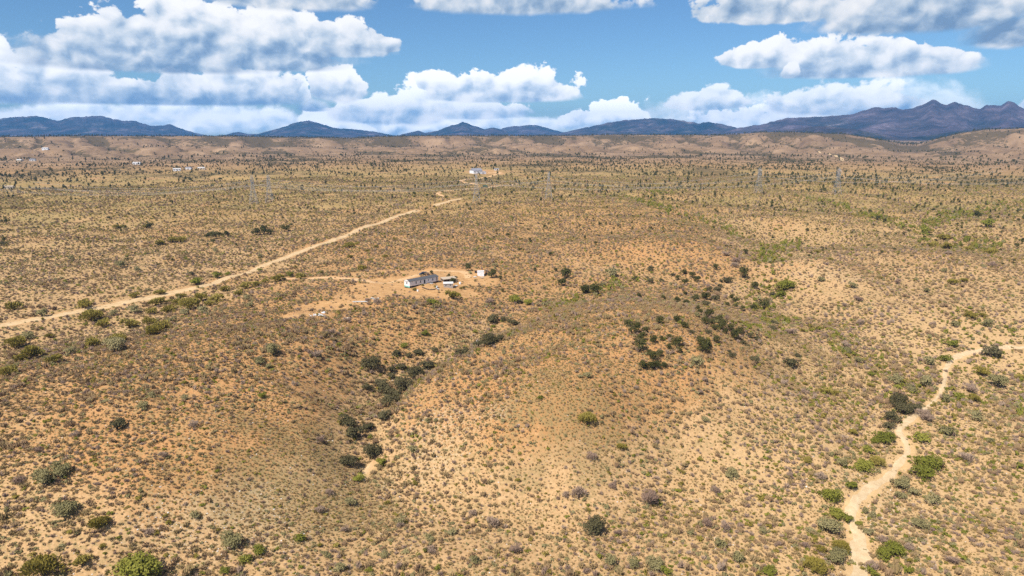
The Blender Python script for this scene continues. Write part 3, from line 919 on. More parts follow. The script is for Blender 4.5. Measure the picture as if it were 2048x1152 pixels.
def window(parent, cx, y, z0, w, h, nrm=(0, -1), mats=(None, None)):
    """A framed pane proud of the wall, on a face whose outward normal is nrm."""
    f, p = MB(), MB()
    if nrm[1]:
        s = nrm[1]
        lo, hi = sorted((y + s * .003, y + s * .05))
        f.box(cx - w / 2 - .07, cx + w / 2 + .07, lo, hi, z0 - .07, z0 + h + .07)
        lo, hi = sorted((y + s * .052, y + s * .062))
        p.box(cx - w / 2, cx + w / 2, lo, hi, z0, z0 + h)
    else:
        s = nrm[0]
        lo, hi = sorted((y + s * .003, y + s * .05))
        f.box(lo, hi, cx - w / 2 - .07, cx + w / 2 + .07, z0 - .07, z0 + h + .07)
        lo, hi = sorted((y + s * .052, y + s * .062))
        p.box(lo, hi, cx - w / 2, cx + w / 2, z0, z0 + h)
    fo = f.build('window', M_TRIM, parent)
    p.build('pane', M_GLASS, fo)
    return fo


for a, w, h in ((4.3, .62, 1.25), (7.2, .6, 1.2), (12.6, .5, .8), (15.6, .62, 1.0)):
    window(home, a, 0, FLOOR + 0.75 + (1.25 - h) * .8, w, h)
window(home, W_ / 2, 0, FLOOR + .9, .85, 1.1, (-1, 0))
for a in (10.0, 18.4):
    d = MB().box(a - .46, a + .46, -.05, -.002, FLOOR + .03, FLOOR + 2.1).build('door', M_DARK if a < 12 else M_WOOD, home)
    MB().box(a + .34, a + .40, -.09, -.052, FLOOR + 1.0, FLOOR + 1.1).build('handle', M_STEEL, d)
st = MB(); st.box(9.2, 10.8, -1.2, -.06, -.4, FLOOR - .15); st.box(9.4, 10.6, -1.6, -1.205, -.4, FLOOR - .42); st.build('entry_step', M_WOOD, home)


def hpt(a, b):
    """World place of a point in the mobile home's own axes, on the ground."""
    x, y = HP.x + ax_ * a - ay_ * b, HP.y + ay_ * a + ax_ * b
    return Vector((x, y, float(zt(x, y))))


# ---- dark car parked behind it
def car(loc, rotz, label):
    r = tag(empty('parked_car', loc, rotz), label, 'car')
    sec = [(-2.35, .45), (-2.40, .95), (-2.25, 1.12), (-1.95, 1.72), (-.2, 1.80), (.55, 1.72), (1.25, 1.16), (2.2, 1.0), (2.38, .75), (2.35, .42)]
    bm = bmesh.new()
    rows = []
    for yf, tuck in ((-.93, .0), (-.97, .3), (.97, .3), (.93, .0)):
        rows.append([bm.verts.new((x, (yf * (1 - .16 * max(0, (z - 1.1) / .7)) if abs(yf) < .96 else yf * (1 - .14 * max(0, (z - 1.05) / .7))), z if abs(yf) < .96 else z)) for x, z in sec])
    n = len(sec)
    for a, b in zip(rows[:-1], rows[1:]):
        for i in range(n):
            j = (i + 1) % n
            bm.faces.new((a[i], a[j], b[j], b[i]))
    bm.faces.new(rows[0][::-1]); bm.faces.new(rows[-1])
    bmesh.ops.recalc_face_normals(bm, faces=bm.faces)
    bmesh.ops.bevel(bm, geom=list(bm.edges), offset=.04, segments=2, affect='EDGES')
    me = bpy.data.meshes.new('body'); bm.to_mesh(me); bm.free(); me.materials.append(M_CARPAINT)
    link('body', me, r)
    w = MB(); w.bm.faces.new([w.bm.verts.new(p) for p in ((.66, -.74, 1.70), (1.24, -.80, 1.22), (1.24, .80, 1.22), (.66, .74, 1.70))]); w.build('windscreen', M_GLASS, r, (.03, 0, .03))
    for s in (-1, 1):
        w = MB(); w.box(-1.75, .35, s * .862 - .008, s * .862 + .008, 1.22, 1.62); w.build('side_window', M_GLASS, r)
        w = MB(); w.box(2.34, 2.42, s * .62 - .2, s * .62 + .2, .74, .90); w.build('headlight', M_PLASTIC, r)
        for x in (-1.45, 1.45):
            t = MB().tube((x, s * .76, .37), (x, s * 1.0, .37), .37, n=14).build('wheel', M_TYRE, r)
            MB().tube((x, s * .99, .37), (x, s * 1.015, .37), .21, n=10).build('rim', M_RIM, t)
    b = MB(); b.box(2.36, 2.46, -.85, .85, .42, .62); b.build('bumper', M_DARK, r)
    return r


cp = gpt(847, 550)
car(cp, R(198), 'dark blue-black car parked behind the mobile home')

# ---- low shed of two joined boxes in front of the home's far end
def shed_box(parent, x0, x1, y0, y1, h, wall, roof, over=.25, tilt=.2):
    MB().box(x0, x1, y0, y1, -.5, h).build('wall', wall, parent)
    MB().prism([(y0 - over, h + .004), (y1 + over, h + .004 + tilt), (y1 + over, h + .17 + tilt), (y0 - over, h + .17)], 0, x0 - over, x1 + over).build('roof', roof, parent)


sp = gpt(887.5, 575)
shed = tag(empty('grey_shed', sp, HA - R(38)), 'low grey block shed with a flat whitish roof beside the mobile home', 'shed')
shed_box(shed, 0, 4.9, 0, 3.4, 1.95, M_BLOCK, M_WHITEROOF)
window(shed, 1.15, 0, .95, .95, .6)
window(shed, 3.45, 0, .95, .95, .6)
MB().box(4.904, 4.95, .9, 1.8, 0, 1.8).build('door', M_DARK, shed)
sp2 = gpt(893, 566)
sh2 = tag(empty('carport', sp2, HA - R(20)), 'open lean-to with a flat tan roof behind the grey shed', 'carport')
MB().prism([(-.2, 2.05), (4.6, 2.35), (4.6, 2.5), (-.2, 2.2)], 0, -2.0, 6.0).build('roof', M_TANROOF, sh2)
for x in (-1.8, 2.0, 5.8):
    for y, h in ((0, 2.06), (4.4, 2.33)):
        MB().box(x - .07, x + .07, y - .07, y + .07, -.5, h).build('post', M_WOOD, sh2)
MB().box(-1.7, 5.7, 4.2, 4.3, -.5, 2.3).build('back_wall', M_BLOCK, sh2)
MB().box(3.2, 5.2, 1.2, 3.6, -.3, 1.2).build('crate_stack', M_DARK, sh2)

# ---- white box shed standing apart on the right
wp = gpt(955.5, 552)
ws = tag(empty('white_shed', wp, R(8)), 'small white box shed standing apart right of the mobile home', 'shed')
MB().box(0, 3.6, 0, 3.0, -.3, 2.5).build('wall', M_BARNWALL, ws)
MB().prism([(-.15, 2.504), (3.15, 2.504), (3.15, 2.6), (1.5, 2.85), (-.15, 2.6)], 0, -.15, 3.75).build('roof', M_WHITEROOF, ws)
MB().box(1.2, 2.2, -.05, -.003, -.2, 1.9).build('door', M_TRIM, ws)
MB().box(3.605, 3.65, .6, 2.2, .2, 1.9).build('side_hatch', M_DARK, ws)
for i, (px, py, lab) in enumerate(((951.5, 545.5, 'dark steel drum left of the white box shed'), (972.5, 549, 'dark steel drum right of the white box shed'))):
    p = gpt(px, py)
    d = MB().tube((0, 0, -.1), (0, 0, 1.3), .62, n=16).build('steel_drum', M_DARK, None, p)
    tag(d, lab, 'drum', 'steel drums beside the white shed')
    MB().tube((0, 0, 1.3), (0, 0, 1.34), .64, n=16).build('rim', M_RUST, d)

# ---- tanks and odds and ends in the yard
def tank(px, py, r, h, label, mat=M_PLASTIC):
    p = gpt(px, py)
    t = MB().tube((0, 0, -.1), (0, 0, h), r, n=18).build('water_tank', mat, None, p)
    tag(t, label, 'tank', 'white water tanks around the home')
    MB().tube((0, 0, h), (0, 0, h + r * .3), r, r * .35, n=18).build('top', mat, t)
    MB().tube((0, 0, h + r * .3), (0, 0, h + r * .3 + .08), r * .3, n=12).build('lid', M_DARK, t)
    return t


tank(920, 568, .55, 1.0, 'white upright tank among shrubs right of the sheds')
tank(835.5, 582.5, .48, .75, 'white tank in front of the mobile home near end')
tank(873.5, 575.5, .55, .9, 'white tank at the left corner of the grey shed')
for px, py, w, lab in ((863, 567.5, 1.5, 'pale slab of scrap against the mobile home wall'), (877, 578.5, 1.3, 'pale heap of scrap sheet below the grey shed'), (950.5, 554.5, 1.7, 'pale sheet lying left of the white shed'), (964, 556, 2.0, 'pinkish sheet lying below the white shed'), (911, 572, 1.9, 'grey sheet lying right of the grey shed'), (935, 541, 1.2, 'rusty post scrap beyond the carport')):
    p = gpt(px, py)
    b = MB()
    for j in range(3):
        a = random.uniform(-.4, .4)
        b.box(-w / 2 + a * .5, w / 2 + a * .5, -w / 3 - a, w / 3 - a, .02 + j * .12, .1 + j * .12)
    o = b.build('scrap_sheet', M_RUST if 'rusty' in lab else (M_TANROOF if 'pinkish' in lab else M_PALEDEBRIS), None, p, random.uniform(0, 3))
    tag(o, lab, 'scrap', 'scrap lying about the yard')
# curved low edging of the yard
ed = ground_line([(845, 575), (850, 577.5), (857, 579.5), (864, 580), (870, 579), (874, 577), (878, 576)])
E = spline(ed[:, :2], .55)
er = tag(empty('garden_edging', (E[0][0], E[0][1], float(zt(*E[0])))), 'dark curved stone edging round the bare yard', 'edging')
stone_me = None
for i, (x, y) in enumerate(E):
    b = MB(); b.box(-.30, .30, -.2, .2, -.15, .42)
    if stone_me is None:
        o = b.build('stone', M_EDGING, er, bevel=.07); stone_me = o.data
    else:
        b.bm.free(); o = link('stone', stone_me, er)
    o.location = (x - E[0][0], y - E[0][1], float(zt(x, y)) - float(zt(*E[0])))
    o.rotation_euler = (random.uniform(-.1, .1), random.uniform(-.1, .1), random.uniform(0, 3))
    s = random.uniform(.8, 1.2); o.scale = (s, s, random.uniform(.8, 1.25))


# ---- rubbish heaps on the bare ridge
def heap(px, py, L, n, name, label, mats, up=.5):
    p = gpt(px, py)
    r = tag(empty(name, p), label, 'rubbish')
    for i in range(n):
        x = random.uniform(-L / 2, L / 2); y = random.uniform(-1.2, 1.2)
        z = float(zt(p.x + x, p.y + y)) - p.z
        b = MB()
        w, d, h = random.uniform(.5, 1.5), random.uniform(.3, 1.0), random.uniform(.15, up)
        b.box(-w / 2, w / 2, -d / 2, d / 2, -.1, h)
        o = b.build('chunk', random.choice(mats), r, (x, y, z), random.uniform(0, 3), bevel=.03)
        o.rotation_euler = (random.uniform(-.3, .3), random.uniform(-.3, .3), random.uniform(0, 3))


heap(636, 631, 6.5, 16, 'rubbish_heap', 'grey-white heap of broken rubbish on the bare ridge', [M_PALEDEBRIS, M_PALEDEBRIS, M_BLOCK], .7)
heap(646, 625.5, 2.2, 4, 'rubbish_heap', 'small bluish-white rubbish beside the bigger heap on the ridge', [M_BARNWALL], .5)
heap(745, 598, 6.0, 12, 'rubbish_heap', 'scattered rubbish on the bare ground left of the yard', [M_PALEDEBRIS, M_GREEN, M_WOOD], .5)
heap(695, 638, 3.5, 7, 'rubbish_heap', 'few pale scraps on the near slope of the ridge', [M_PALEDEBRIS, M_WOOD], .35)
heap(841, 609.5, 4.5, 7, 'rubbish_heap', 'grey scraps lying below the two green bushes', [M_PALEDEBRIS, M_WOOD, M_BLOCK], .3)
p = gpt(721, 603.5)
pl = tag(empty('board_pile', p, R(4)), 'pile of long pale boards on the bare ground of the ridge', 'boards')
for i in range(5):
    o = MB().box(-3.5, 3.5, -.12, .12, 0, .10).build('board', M_PALEDEBRIS, pl, (random.uniform(-.4, .4), i * .32 - .6, .06 + (i % 2) * .11), random.uniform(-.05, .05))
p = gpt(948.5, 687.5)
lg = tag(empty('dead_branches', p, R(70)), 'bleached dead branches lying by the dark bushes in the gully', 'dead wood')
for i in range(9):
    a = random.uniform(-.7, .7)
    q0 = Vector((random.uniform(-1.5, 1.0), random.uniform(-.8, .8), random.uniform(.0, .5)))
    MB().tube(q0, q0 + Vector((math.cos(a) * 3.2, math.sin(a) * 2.4, random.uniform(.0, 1.1))), .12, .05).build('branch', M_PALEDEBRIS, lg)
p = gpt(1991, 991)
lg = tag(empty('fallen_log', p, R(-38)), 'dark fallen log lying among low shrubs right of the wash', 'log')
MB().tube((-2.1, 0, .16), (2.1, 0, .2), .20, .11, 8).build('trunk', M_EDGING, lg)
for a, l in ((.6, 1.5), (1.3, 1.1), (-.7, 1.2)):
    MB().tube((a, 0, .2), (a + l * .7, l * .5, .7), .07, .03).build('branch', M_EDGING, lg)


# ---- far buildings
def house(name, px, py, L, W, H, rotdeg, label, wall, roof, rise=1.2, wins=3, cat='house'):
    p = gpt(px, py)
    r = tag(empty(name, p, R(rotdeg)), label, cat)
    MB().box(-L / 2, L / 2, -W / 2, W / 2, -2.5, H).build('wall', wall, r)
    MB().prism([(-W / 2 - .4, H + .004), (W / 2 + .4, H + .004), (W / 2 + .4, H + .2), (0, H + rise), (-W / 2 - .4, H + .2)], 0, -L / 2 - .012, L / 2 + .4).build('roof', roof, r)
    for i in range(wins):
        window(r, -L / 2 + L * (i + .5) / wins, -W / 2, H * .35, min(1.6, L / wins * .4), H * .35)
    MB().box(L * .1 - .55, L * .1 + .55, -W / 2 - .06, -W / 2 - .002, 0, 2.1).build('door', M_DARK, r)
    return r


barn = house('white_barn', 952, 346, 19, 15, 4.6, 32, 'big white barn with a grey gabled roof far off on its orange terrace', M_BARNWALL, M_BARNROOF, 4.4, 3, 'barn')
MB().box(-9.6, -9.505, -3.2, 3.2, .1, 4.0).build('big_door', M_TRIM, barn)
MB().box(9.85, 18.5, -6, 1.5, -2, 2.7).build('annex_wall', M_BARNWALL, barn)
MB().prism([(-6.4, 2.704), (1.9, 2.704), (1.9, 2.95), (-6.4, 2.95)], 0, 9.86, 18.9).build('annex_roof', M_WHITEROOF, barn)
house('small_house', 993, 340.5, 9, 5, 2.6, 5, 'small pale house far off right of the white barn', M_WHITEROOF, M_BARNROOF, 1.2, 2)
house('small_house', 354, 342, 14, 8, 4.2, 25, 'white box of a house, left one of three far off in the brush', M_BARNWALL, M_WHITEROOF, 1.2)
house('small_house', 378, 338.5, 13, 7, 3.4, -10, 'grey-white house, middle one of three far off in the brush', M_BARNWALL, M_BARNROOF, 1.4)
house('small_house', 403, 338.5, 14, 6, 3.2, 8, 'low pale house, right one of three far off in the brush', M_TANWALL, M_WHITEROOF, 1.2)
house('small_house', 274, 328.5, 16, 8, 3.8, 10, 'white house alone in the far brush below the tan hills', M_BARNWALL, M_WHITEROOF, 1.4)
house('small_house', 19, 378, 11, 7, 3.6, 15, 'tan house at the left edge beyond the flat', M_TANWALL, M_TANROOF, 1.4)
house('small_house', 91, 299, 16, 9, 4.2, 8, 'white house high on an orange cut in the brown hills', M_BARNWALL, M_WHITEROOF, 1.6)
house('small_house', 66, 322, 12, 8, 4.0, 12, 'pale grey house far off near the left edge, right one of two', M_WHITEROOF, M_BARNROOF, 1.6)
house('small_house', 40, 322.5, 12, 8, 3.6, -8, 'pale house far off near the left edge, left one of two', M_TANWALL, M_WHITEROOF, 1.4)
p = gpt(970.5, 374.5)
t = tag(empty('storage_tank', p, R(4)), 'dark green long tank standing beside the far dirt lane', 'tank')
MB().tube((-3.4, 0, 1.7), (3.4, 0, 1.7), 1.5, n=18).build('barrel', M_GREEN, t)
for x in (-2.2, 2.2):
    MB().box(x - .25, x + .25, -1.2, 1.2, -.6, .6).build('cradle', M_BLOCK, t)

# ---- transmission towers
def tower_mesh():
    """Lattice of one tower about 33 m high: mesh of legs, braces and arms as separate builders."""
    H, hb, hw, zw = 33.0, 4.6, 1.25, 22.0
    parts = {}

    def hw_at(z):
        return hb + (hw - hb) * min(z / zw, 1.0)
    legs = []
    for sx_, sy_ in ((1, 1), (-1, 1), (-1, -1), (1, -1)):
        b = MB()
        b.tube((sx_ * hb, sy_ * hb, -1.5), (sx_ * hw, sy_ * hw, zw), .13, .11, 4)
        b.tube((sx_ * hw, sy_ * hw, zw), (sx_ * hw * .8, sy_ * hw * .8, H), .11, .09, 4)
        legs.append(b)
    br = MB()
    zs = [0, 5.5, 10.5, 15, 18.8, 22, 25, 28, 31, 33]
    for a, c_ in zip(zs[:-1], zs[1:]):
        h0, h1 = hw_at(a), hw_at(c_)
        for k in range(4):
            s0 = [(1, 1), (-1, 1), (-1, -1), (1, -1)][k]; s1 = [(1, 1), (-1, 1), (-1, -1), (1, -1)][(k + 1) % 4]
            br.tube((s0[0] * h0, s0[1] * h0, a), (s1[0] * h1, s1[1] * h1, c_), .065, n=3)
            br.tube((s1[0] * h0, s1[1] * h0, a), (s0[0] * h1, s0[1] * h1, c_), .065, n=3)
            br.tube((s0[0] * h1, s0[1] * h1, c_), (s1[0] * h1, s1[1] * h1, c_), .065, n=3)
    arms = []
    for z, w in ((24.5, 5.6), (29.0, 6.4)):
        b = MB()
        for s in (-1, 1):
            for yy in (-1, 1):
                b.tube((s * hw, yy * hw * .9, z), (s * w, 0, z + .3), .10, n=3)
                b.tube((s * hw, yy * hw * .9, z + 2.4), (s * w, 0, z + .3), .10, n=3)
            b.tube((s * w * .55, -.5, z + .1), (s * w * .55, .5, z + .1), .08, n=3)
            b.tube((s * w * .55, 0, z + .1), (s * w * .55, 0, z + 1.4), .08, n=3)
            b.tube((s * w, 0, z + .3), (s * w, 0, z - 1.7), .09, n=4)
        arms.append(b)
    return legs, br, arms


def tower_local(phase):
    return {0: Vector((-5.6, 0, 22.8)), 1: Vector((5.6, 0, 22.8)), 2: Vector((6.4, 0, 27.3)), 3: Vector((-6.4, 0, 27.3))}[phase]


TOWERS = [('A', 508, 408, 'lattice pylon left of its twin on the left part of the flat'), ('B', 540, 405.5, 'lattice pylon right of its twin on the left part of the flat'), ('A', 953, 404.5, 'lattice pylon standing below the white barn'), ('B', 1097, 397.5, 'lattice pylon right of the middle, alone on the yellow grass'), ('A', 1516, 388.5, 'lattice pylon among dark shrubs right of the middle'), ('B', 1673, 389.5, 'lattice pylon on the pale grass at the right')]
lines = {'A': [], 'B': []}
proto = None
for i, (ln, px, py, lab) in enumerate(TOWERS):
    p = gpt(px, py)
    lines[ln].append(p)
tw_dirs = {}
for ln in lines:
    P = lines[ln]
    tw_dirs[ln] = math.atan2(P[-1].y - P[0].y, P[-1].x - P[0].x) + math.pi / 2
for i, (ln, px, py, lab) in enumerate(TOWERS):
    p = gpt(px, py)
    r = tag(empty('transmission_tower', p, tw_dirs[ln]), lab, 'pylon', 'transmission towers crossing the flat')
    if proto is None:
        legs, br, arms = tower_mesh()
        proto = [b.build('leg', M_STEEL, r) for b in legs] + [br.build('bracing', M_STEEL, r)] + [b.build('crossarm', M_STEEL, r) for b in arms]
    else:
        for o in proto:
            link(o.name.split('.')[0], o.data, r)


def cable(ln, phase, label):
    P = lines[ln]
    first = P[0] + (P[0] - P[1]) * 1.0
    last = P[-1] + (P[-1] - P[-2]) * 1.0
    pts = [first] + P + [last]
    off = Matrix.Rotation(tw_dirs[ln], 3, 'Z') @ tower_local(phase)
    pts = [Vector((q.x, q.y, q.z)) + off for q in pts]
    b = MB()
    for a, c_ in zip(pts[:-1], pts[1:]):
        L = (c_ - a).length
        sag = L * .033
        prev = a
        for k in range(1, 15):
            t = k / 14
            q = a.lerp(c_, t) - Vector((0, 0, 4 * sag * t * (1 - t)))
            b.tube(prev, q, .085, n=3)
            prev = q
    tag(b.build('power_cable', M_CABLE), label, 'cable', 'power cables slung between the pylons')


cable('A', 0, 'thin sagging power cable of the barn-side pylons, near lower side')
cable('A', 1, 'thin sagging power cable of the barn-side pylons, far lower side')
cable('A', 2, 'thin sagging power cable of the barn-side pylons, far upper side')
cable('B', 0, 'thin sagging power cable of the yellow-grass pylons, near lower side')
cable('B', 1, 'thin sagging power cable of the yellow-grass pylons, far lower side')
cable('B', 2, 'thin sagging power cable of the yellow-grass pylons, far upper side')

# ------------------------------------------------------------------ plants
def leaf_mat(name, stops, rough=0.85, soft=True):
    """Foliage whose tint varies from plant to plant and from leaf clump to leaf clump."""
    m, k, b = new_mat(name)
    oi = k.n.new('ShaderNodeObjectInfo')
    geo = k.n.new('ShaderNodeNewGeometry')
    f = k.m('ADD', k.m('MULTIPLY', oi.outputs['Random'], 0.72), k.m('MULTIPLY', geo.outputs['Random Per Island'], 0.28))
    colr = k.ramp(f, stops)
    k.put(b.inputs['Base Color'], colr)
    b.inputs['Roughness'].default_value = rough
    b.inputs['Specular IOR Level'].default_value = 0.10
    if soft:                                     # leaf clumps, not sheets: they scatter light up and through
        nrm = k.v('NORMALIZE', k.v('ADD', geo.outputs['Normal'], (0.0, 0.0, 0.85)))
        k.l.new(nrm, b.inputs['Normal'])
        tr = k.n.new('ShaderNodeBsdfTranslucent')
        k.put(tr.inputs['Color'], colr)
        mx = k.n.new('ShaderNodeMixShader')
        mx.inputs[0].default_value = 0.28
        k.l.new(b.outputs[0], mx.inputs[1]); k.l.new(tr.outputs[0], mx.inputs[2])
        k.l.new(mx.outputs[0], k.n['Material Output'].inputs['Surface'])
    return m


M_SCRUB = leaf_mat('grey_brown_scrub', [(0.0, (0.2586, 0.1578, 0.0895)), (0.25, (0.3304, 0.2165, 0.1202)), (0.5, (0.3735, 0.2526, 0.1326)), (0.75, (0.3064, 0.2255, 0.0953)), (1.0, (0.4118, 0.2796, 0.1658))])
M_DRY = leaf_mat('dry_purple_twigs', [(0.0, (0.2554, 0.1658, 0.121)), (0.5, (0.3358, 0.2331, 0.1685)), (1.0, (0.4162, 0.3048, 0.216))])
M_OLIVE = leaf_mat('olive_leaves', [(0.0, (0.1936, 0.1496, 0.0289)), (0.5, (0.2728, 0.2156, 0.0442)), (1.0, (0.3432, 0.2684, 0.0697))])
M_GREENLEAF = leaf_mat('green_leaves', [(0.0, (0.1498, 0.1507, 0.0247)), (0.5, (0.2174, 0.2138, 0.0342)), (1.0, (0.3091, 0.2819, 0.057))])
M_SAGE = leaf_mat('sage_leaves', [(0.0, (0.22, 0.1901, 0.0824)), (0.5, (0.2904, 0.2462, 0.1098)), (1.0, (0.352, 0.2938, 0.1451))])
M_GRASS = leaf_mat('straw_grass', [(0.0, (0.25, 0.160, 0.064)), (0.5, (0.38, 0.255, 0.105)), (1.0, (0.50, 0.355, 0.16))])
M_YGRASS = leaf_mat('yellow_green_grass', [(0.0, (0.25, 0.1776, 0.047)), (0.5, (0.35, 0.2544, 0.066)), (1.0, (0.45, 0.3216, 0.11))])
M_EVER = leaf_mat('evergreen_leaves', [(0.0, (0.0594, 0.0598, 0.0182)), (0.5, (0.0858, 0.0816, 0.0252)), (1.0, (0.1188, 0.1074, 0.0392))])
M_OAK = leaf_mat('dark_grey_green_leaves', [(0.0, (0.0902, 0.0771, 0.0352)), (0.5, (0.1246, 0.1066, 0.0496)), (1.0, (0.164, 0.1378, 0.0704))])
M_BARK = plain('bark', (0.10, 0.075, 0.055), 0.9, 0, 0.3, 4.0)


def bush_mesh(name, seed, mat, n=160, h=0.62, lobes=6, leaf=0.085, spread=0.30, twig=0.0, up=0.0):
    """A bush one metre wide: leaf clumps laid on and in a few overlapping lobes."""
    r = np.random.default_rng(seed)
    C = []
    for i in range(lobes):
        a, d = r.uniform(0, 2 * np.pi), spread * math.sqrt(r.uniform(0, 1))
        s = r.uniform(0.17, 0.27)
        C.append((d * math.cos(a), d * math.sin(a), h * r.uniform(0.30, 0.72), s, s * min(1.0, h * 1.25) * r.uniform(.85, 1.15)))
    C = np.array(C)
    k = r.integers(0, lobes, n)
    dirs = r.normal(size=(n, 3)); dirs /= np.linalg.norm(dirs, axis=1, keepdims=True)
    dirs[:, 2] = np.where(dirs[:, 2] < -0.45, -dirs[:, 2], dirs[:, 2])
    rad = r.uniform(0.62, 1.0, n) ** 0.8 * np.where(r.uniform(0, 1, n) < .14, r.uniform(1.05, 1.45, n), 1.08)
    cen = C[k, :3] + dirs * np.stack([C[k, 3], C[k, 3], C[k, 4]], 1) * rad[:, None]
    cen[:, 2] = np.maximum(cen[:, 2], 0.02)
    nrm = dirs + r.normal(size=(n, 3)) * 0.55; nrm /= np.linalg.norm(nrm, axis=1, keepdims=True)
    ref = r.normal(size=(n, 3))
    t1 = np.cross(nrm, ref); t1 /= np.linalg.norm(t1, axis=1, keepdims=True)
    t2 = np.cross(nrm, t1)
    if twig:
        t1 = dirs + np.array([0, 0, 0.7]); t1 /= np.linalg.norm(t1, axis=1, keepdims=True)
        t2 = np.cross(t1, ref); t2 /= np.linalg.norm(t2, axis=1, keepdims=True)
    if up:
        t1[:, 2] += up; t1 /= np.linalg.norm(t1, axis=1, keepdims=True)
    s1 = leaf * r.uniform(0.7, 1.4, n)[:, None] * (1 + twig * 1.6)
    s2 = leaf * r.uniform(0.5, 1.0, n)[:, None] * (1 - twig * 0.72)
    V = np.stack([cen - t1 * s1, cen + t2 * s2, cen + t1 * s1 * 1.1, cen - t2 * s2 * 0.9], 1).reshape(-1, 3)
    V[:, 2] = np.maximum(V[:, 2], -0.03)
    F = np.arange(n * 4).reshape(n, 4)
    return mesh_np(name, V, F, mat)


def branch_mesh(name, seed, h=0.6):
    r = random.Random(seed)
    b = MB()
    for i in range(5):
        a = i * 1.26 + r.uniform(-.4, .4)
        e = Vector((math.cos(a) * r.uniform(.12, .3), math.sin(a) * r.uniform(.12, .3), h * r.uniform(.5, .8)))
        m_ = Vector((e.x * .35, e.y * .35, e.z * .45))
        b.tube((e.x * .05, e.y * .05, -.04), m_, .028, .020, 5)
        b.tube(m_, e, .020, .007, 4)
        b.tube(m_, (e.x * 1.5, e.y * .6, e.z * .8), .014, .005, 4)
    bmesh.ops.recalc_face_normals(b.bm, faces=b.bm.faces)
    me = bpy.data.meshes.new(name); b.bm.to_mesh(me); b.bm.free(); me.materials.append(M_BARK)
    return me


BRANCH = [branch_mesh('branches', 900 + i) for i in range(3)]
# kinds of bush: material, height ratio, leaves, lobes, leaf size, twigginess
KINDS_ = {
    'oak': ('dark_bush', M_OAK, .60, 420, 8, .060, 0.0, 'bush'),
    'ever': ('evergreen_bush', M_EVER, .85, 420, 8, .058, 0.0, 'bush'),
    'olive': ('olive_bush', M_OLIVE, .50, 380, 8, .058, 0.15, 'bush'),
    'green': ('green_bush', M_GREENLEAF, .58, 380, 8, .060, 0.0, 'bush'),
    'sage': ('grey_green_bush', M_SAGE, .62, 360, 7, .060, 0.0, 'bush'),
    'dry': ('dry_bush', M_DRY, .60, 360, 7, .055, 0.65, 'bush'),
}
BUSH = {k: [bush_mesh('foliage', 100 + 10 * j + i * 7, v[1], int(v[3] * 1.35), v[2], v[4] + 2, v[5] * .86, .30, v[6]) for i in range(5)] for j, (k, v) in enumerate(KINDS_.items())}

BIG = {k: [bush_mesh('foliage', 300 + 10 * j + i * 7, v[1], 1500, v[2], v[4] + 4, v[5] * .55, .30, v[6]) for i in range(3)] for j, (k, v) in enumerate(KINDS_.items())}
WORD = {'oak': 'dark grey-green bush', 'ever': 'dark evergreen bush', 'olive': 'olive-brown bush', 'green': 'bright green bush', 'sage': 'pale grey-green bush', 'dry': 'dry purple-grey bush'}
ORD = ['nearest', 'second nearest', 'third nearest', 'fourth nearest', 'fifth nearest', 'sixth nearest', 'seventh nearest', 'eighth nearest', 'ninth nearest', 'tenth nearest', 'eleventh nearest', 'twelfth nearest', 'thirteenth nearest', 'fourteenth nearest', 'fifteenth nearest', 'sixteenth nearest', 'seventeenth nearest', 'eighteenth nearest', 'nineteenth nearest', 'twentieth nearest', 'twenty-first nearest', 'twenty-second nearest', 'twenty-third nearest', 'twenty-fourth nearest', 'twenty-fifth nearest', 'twenty-sixth nearest']
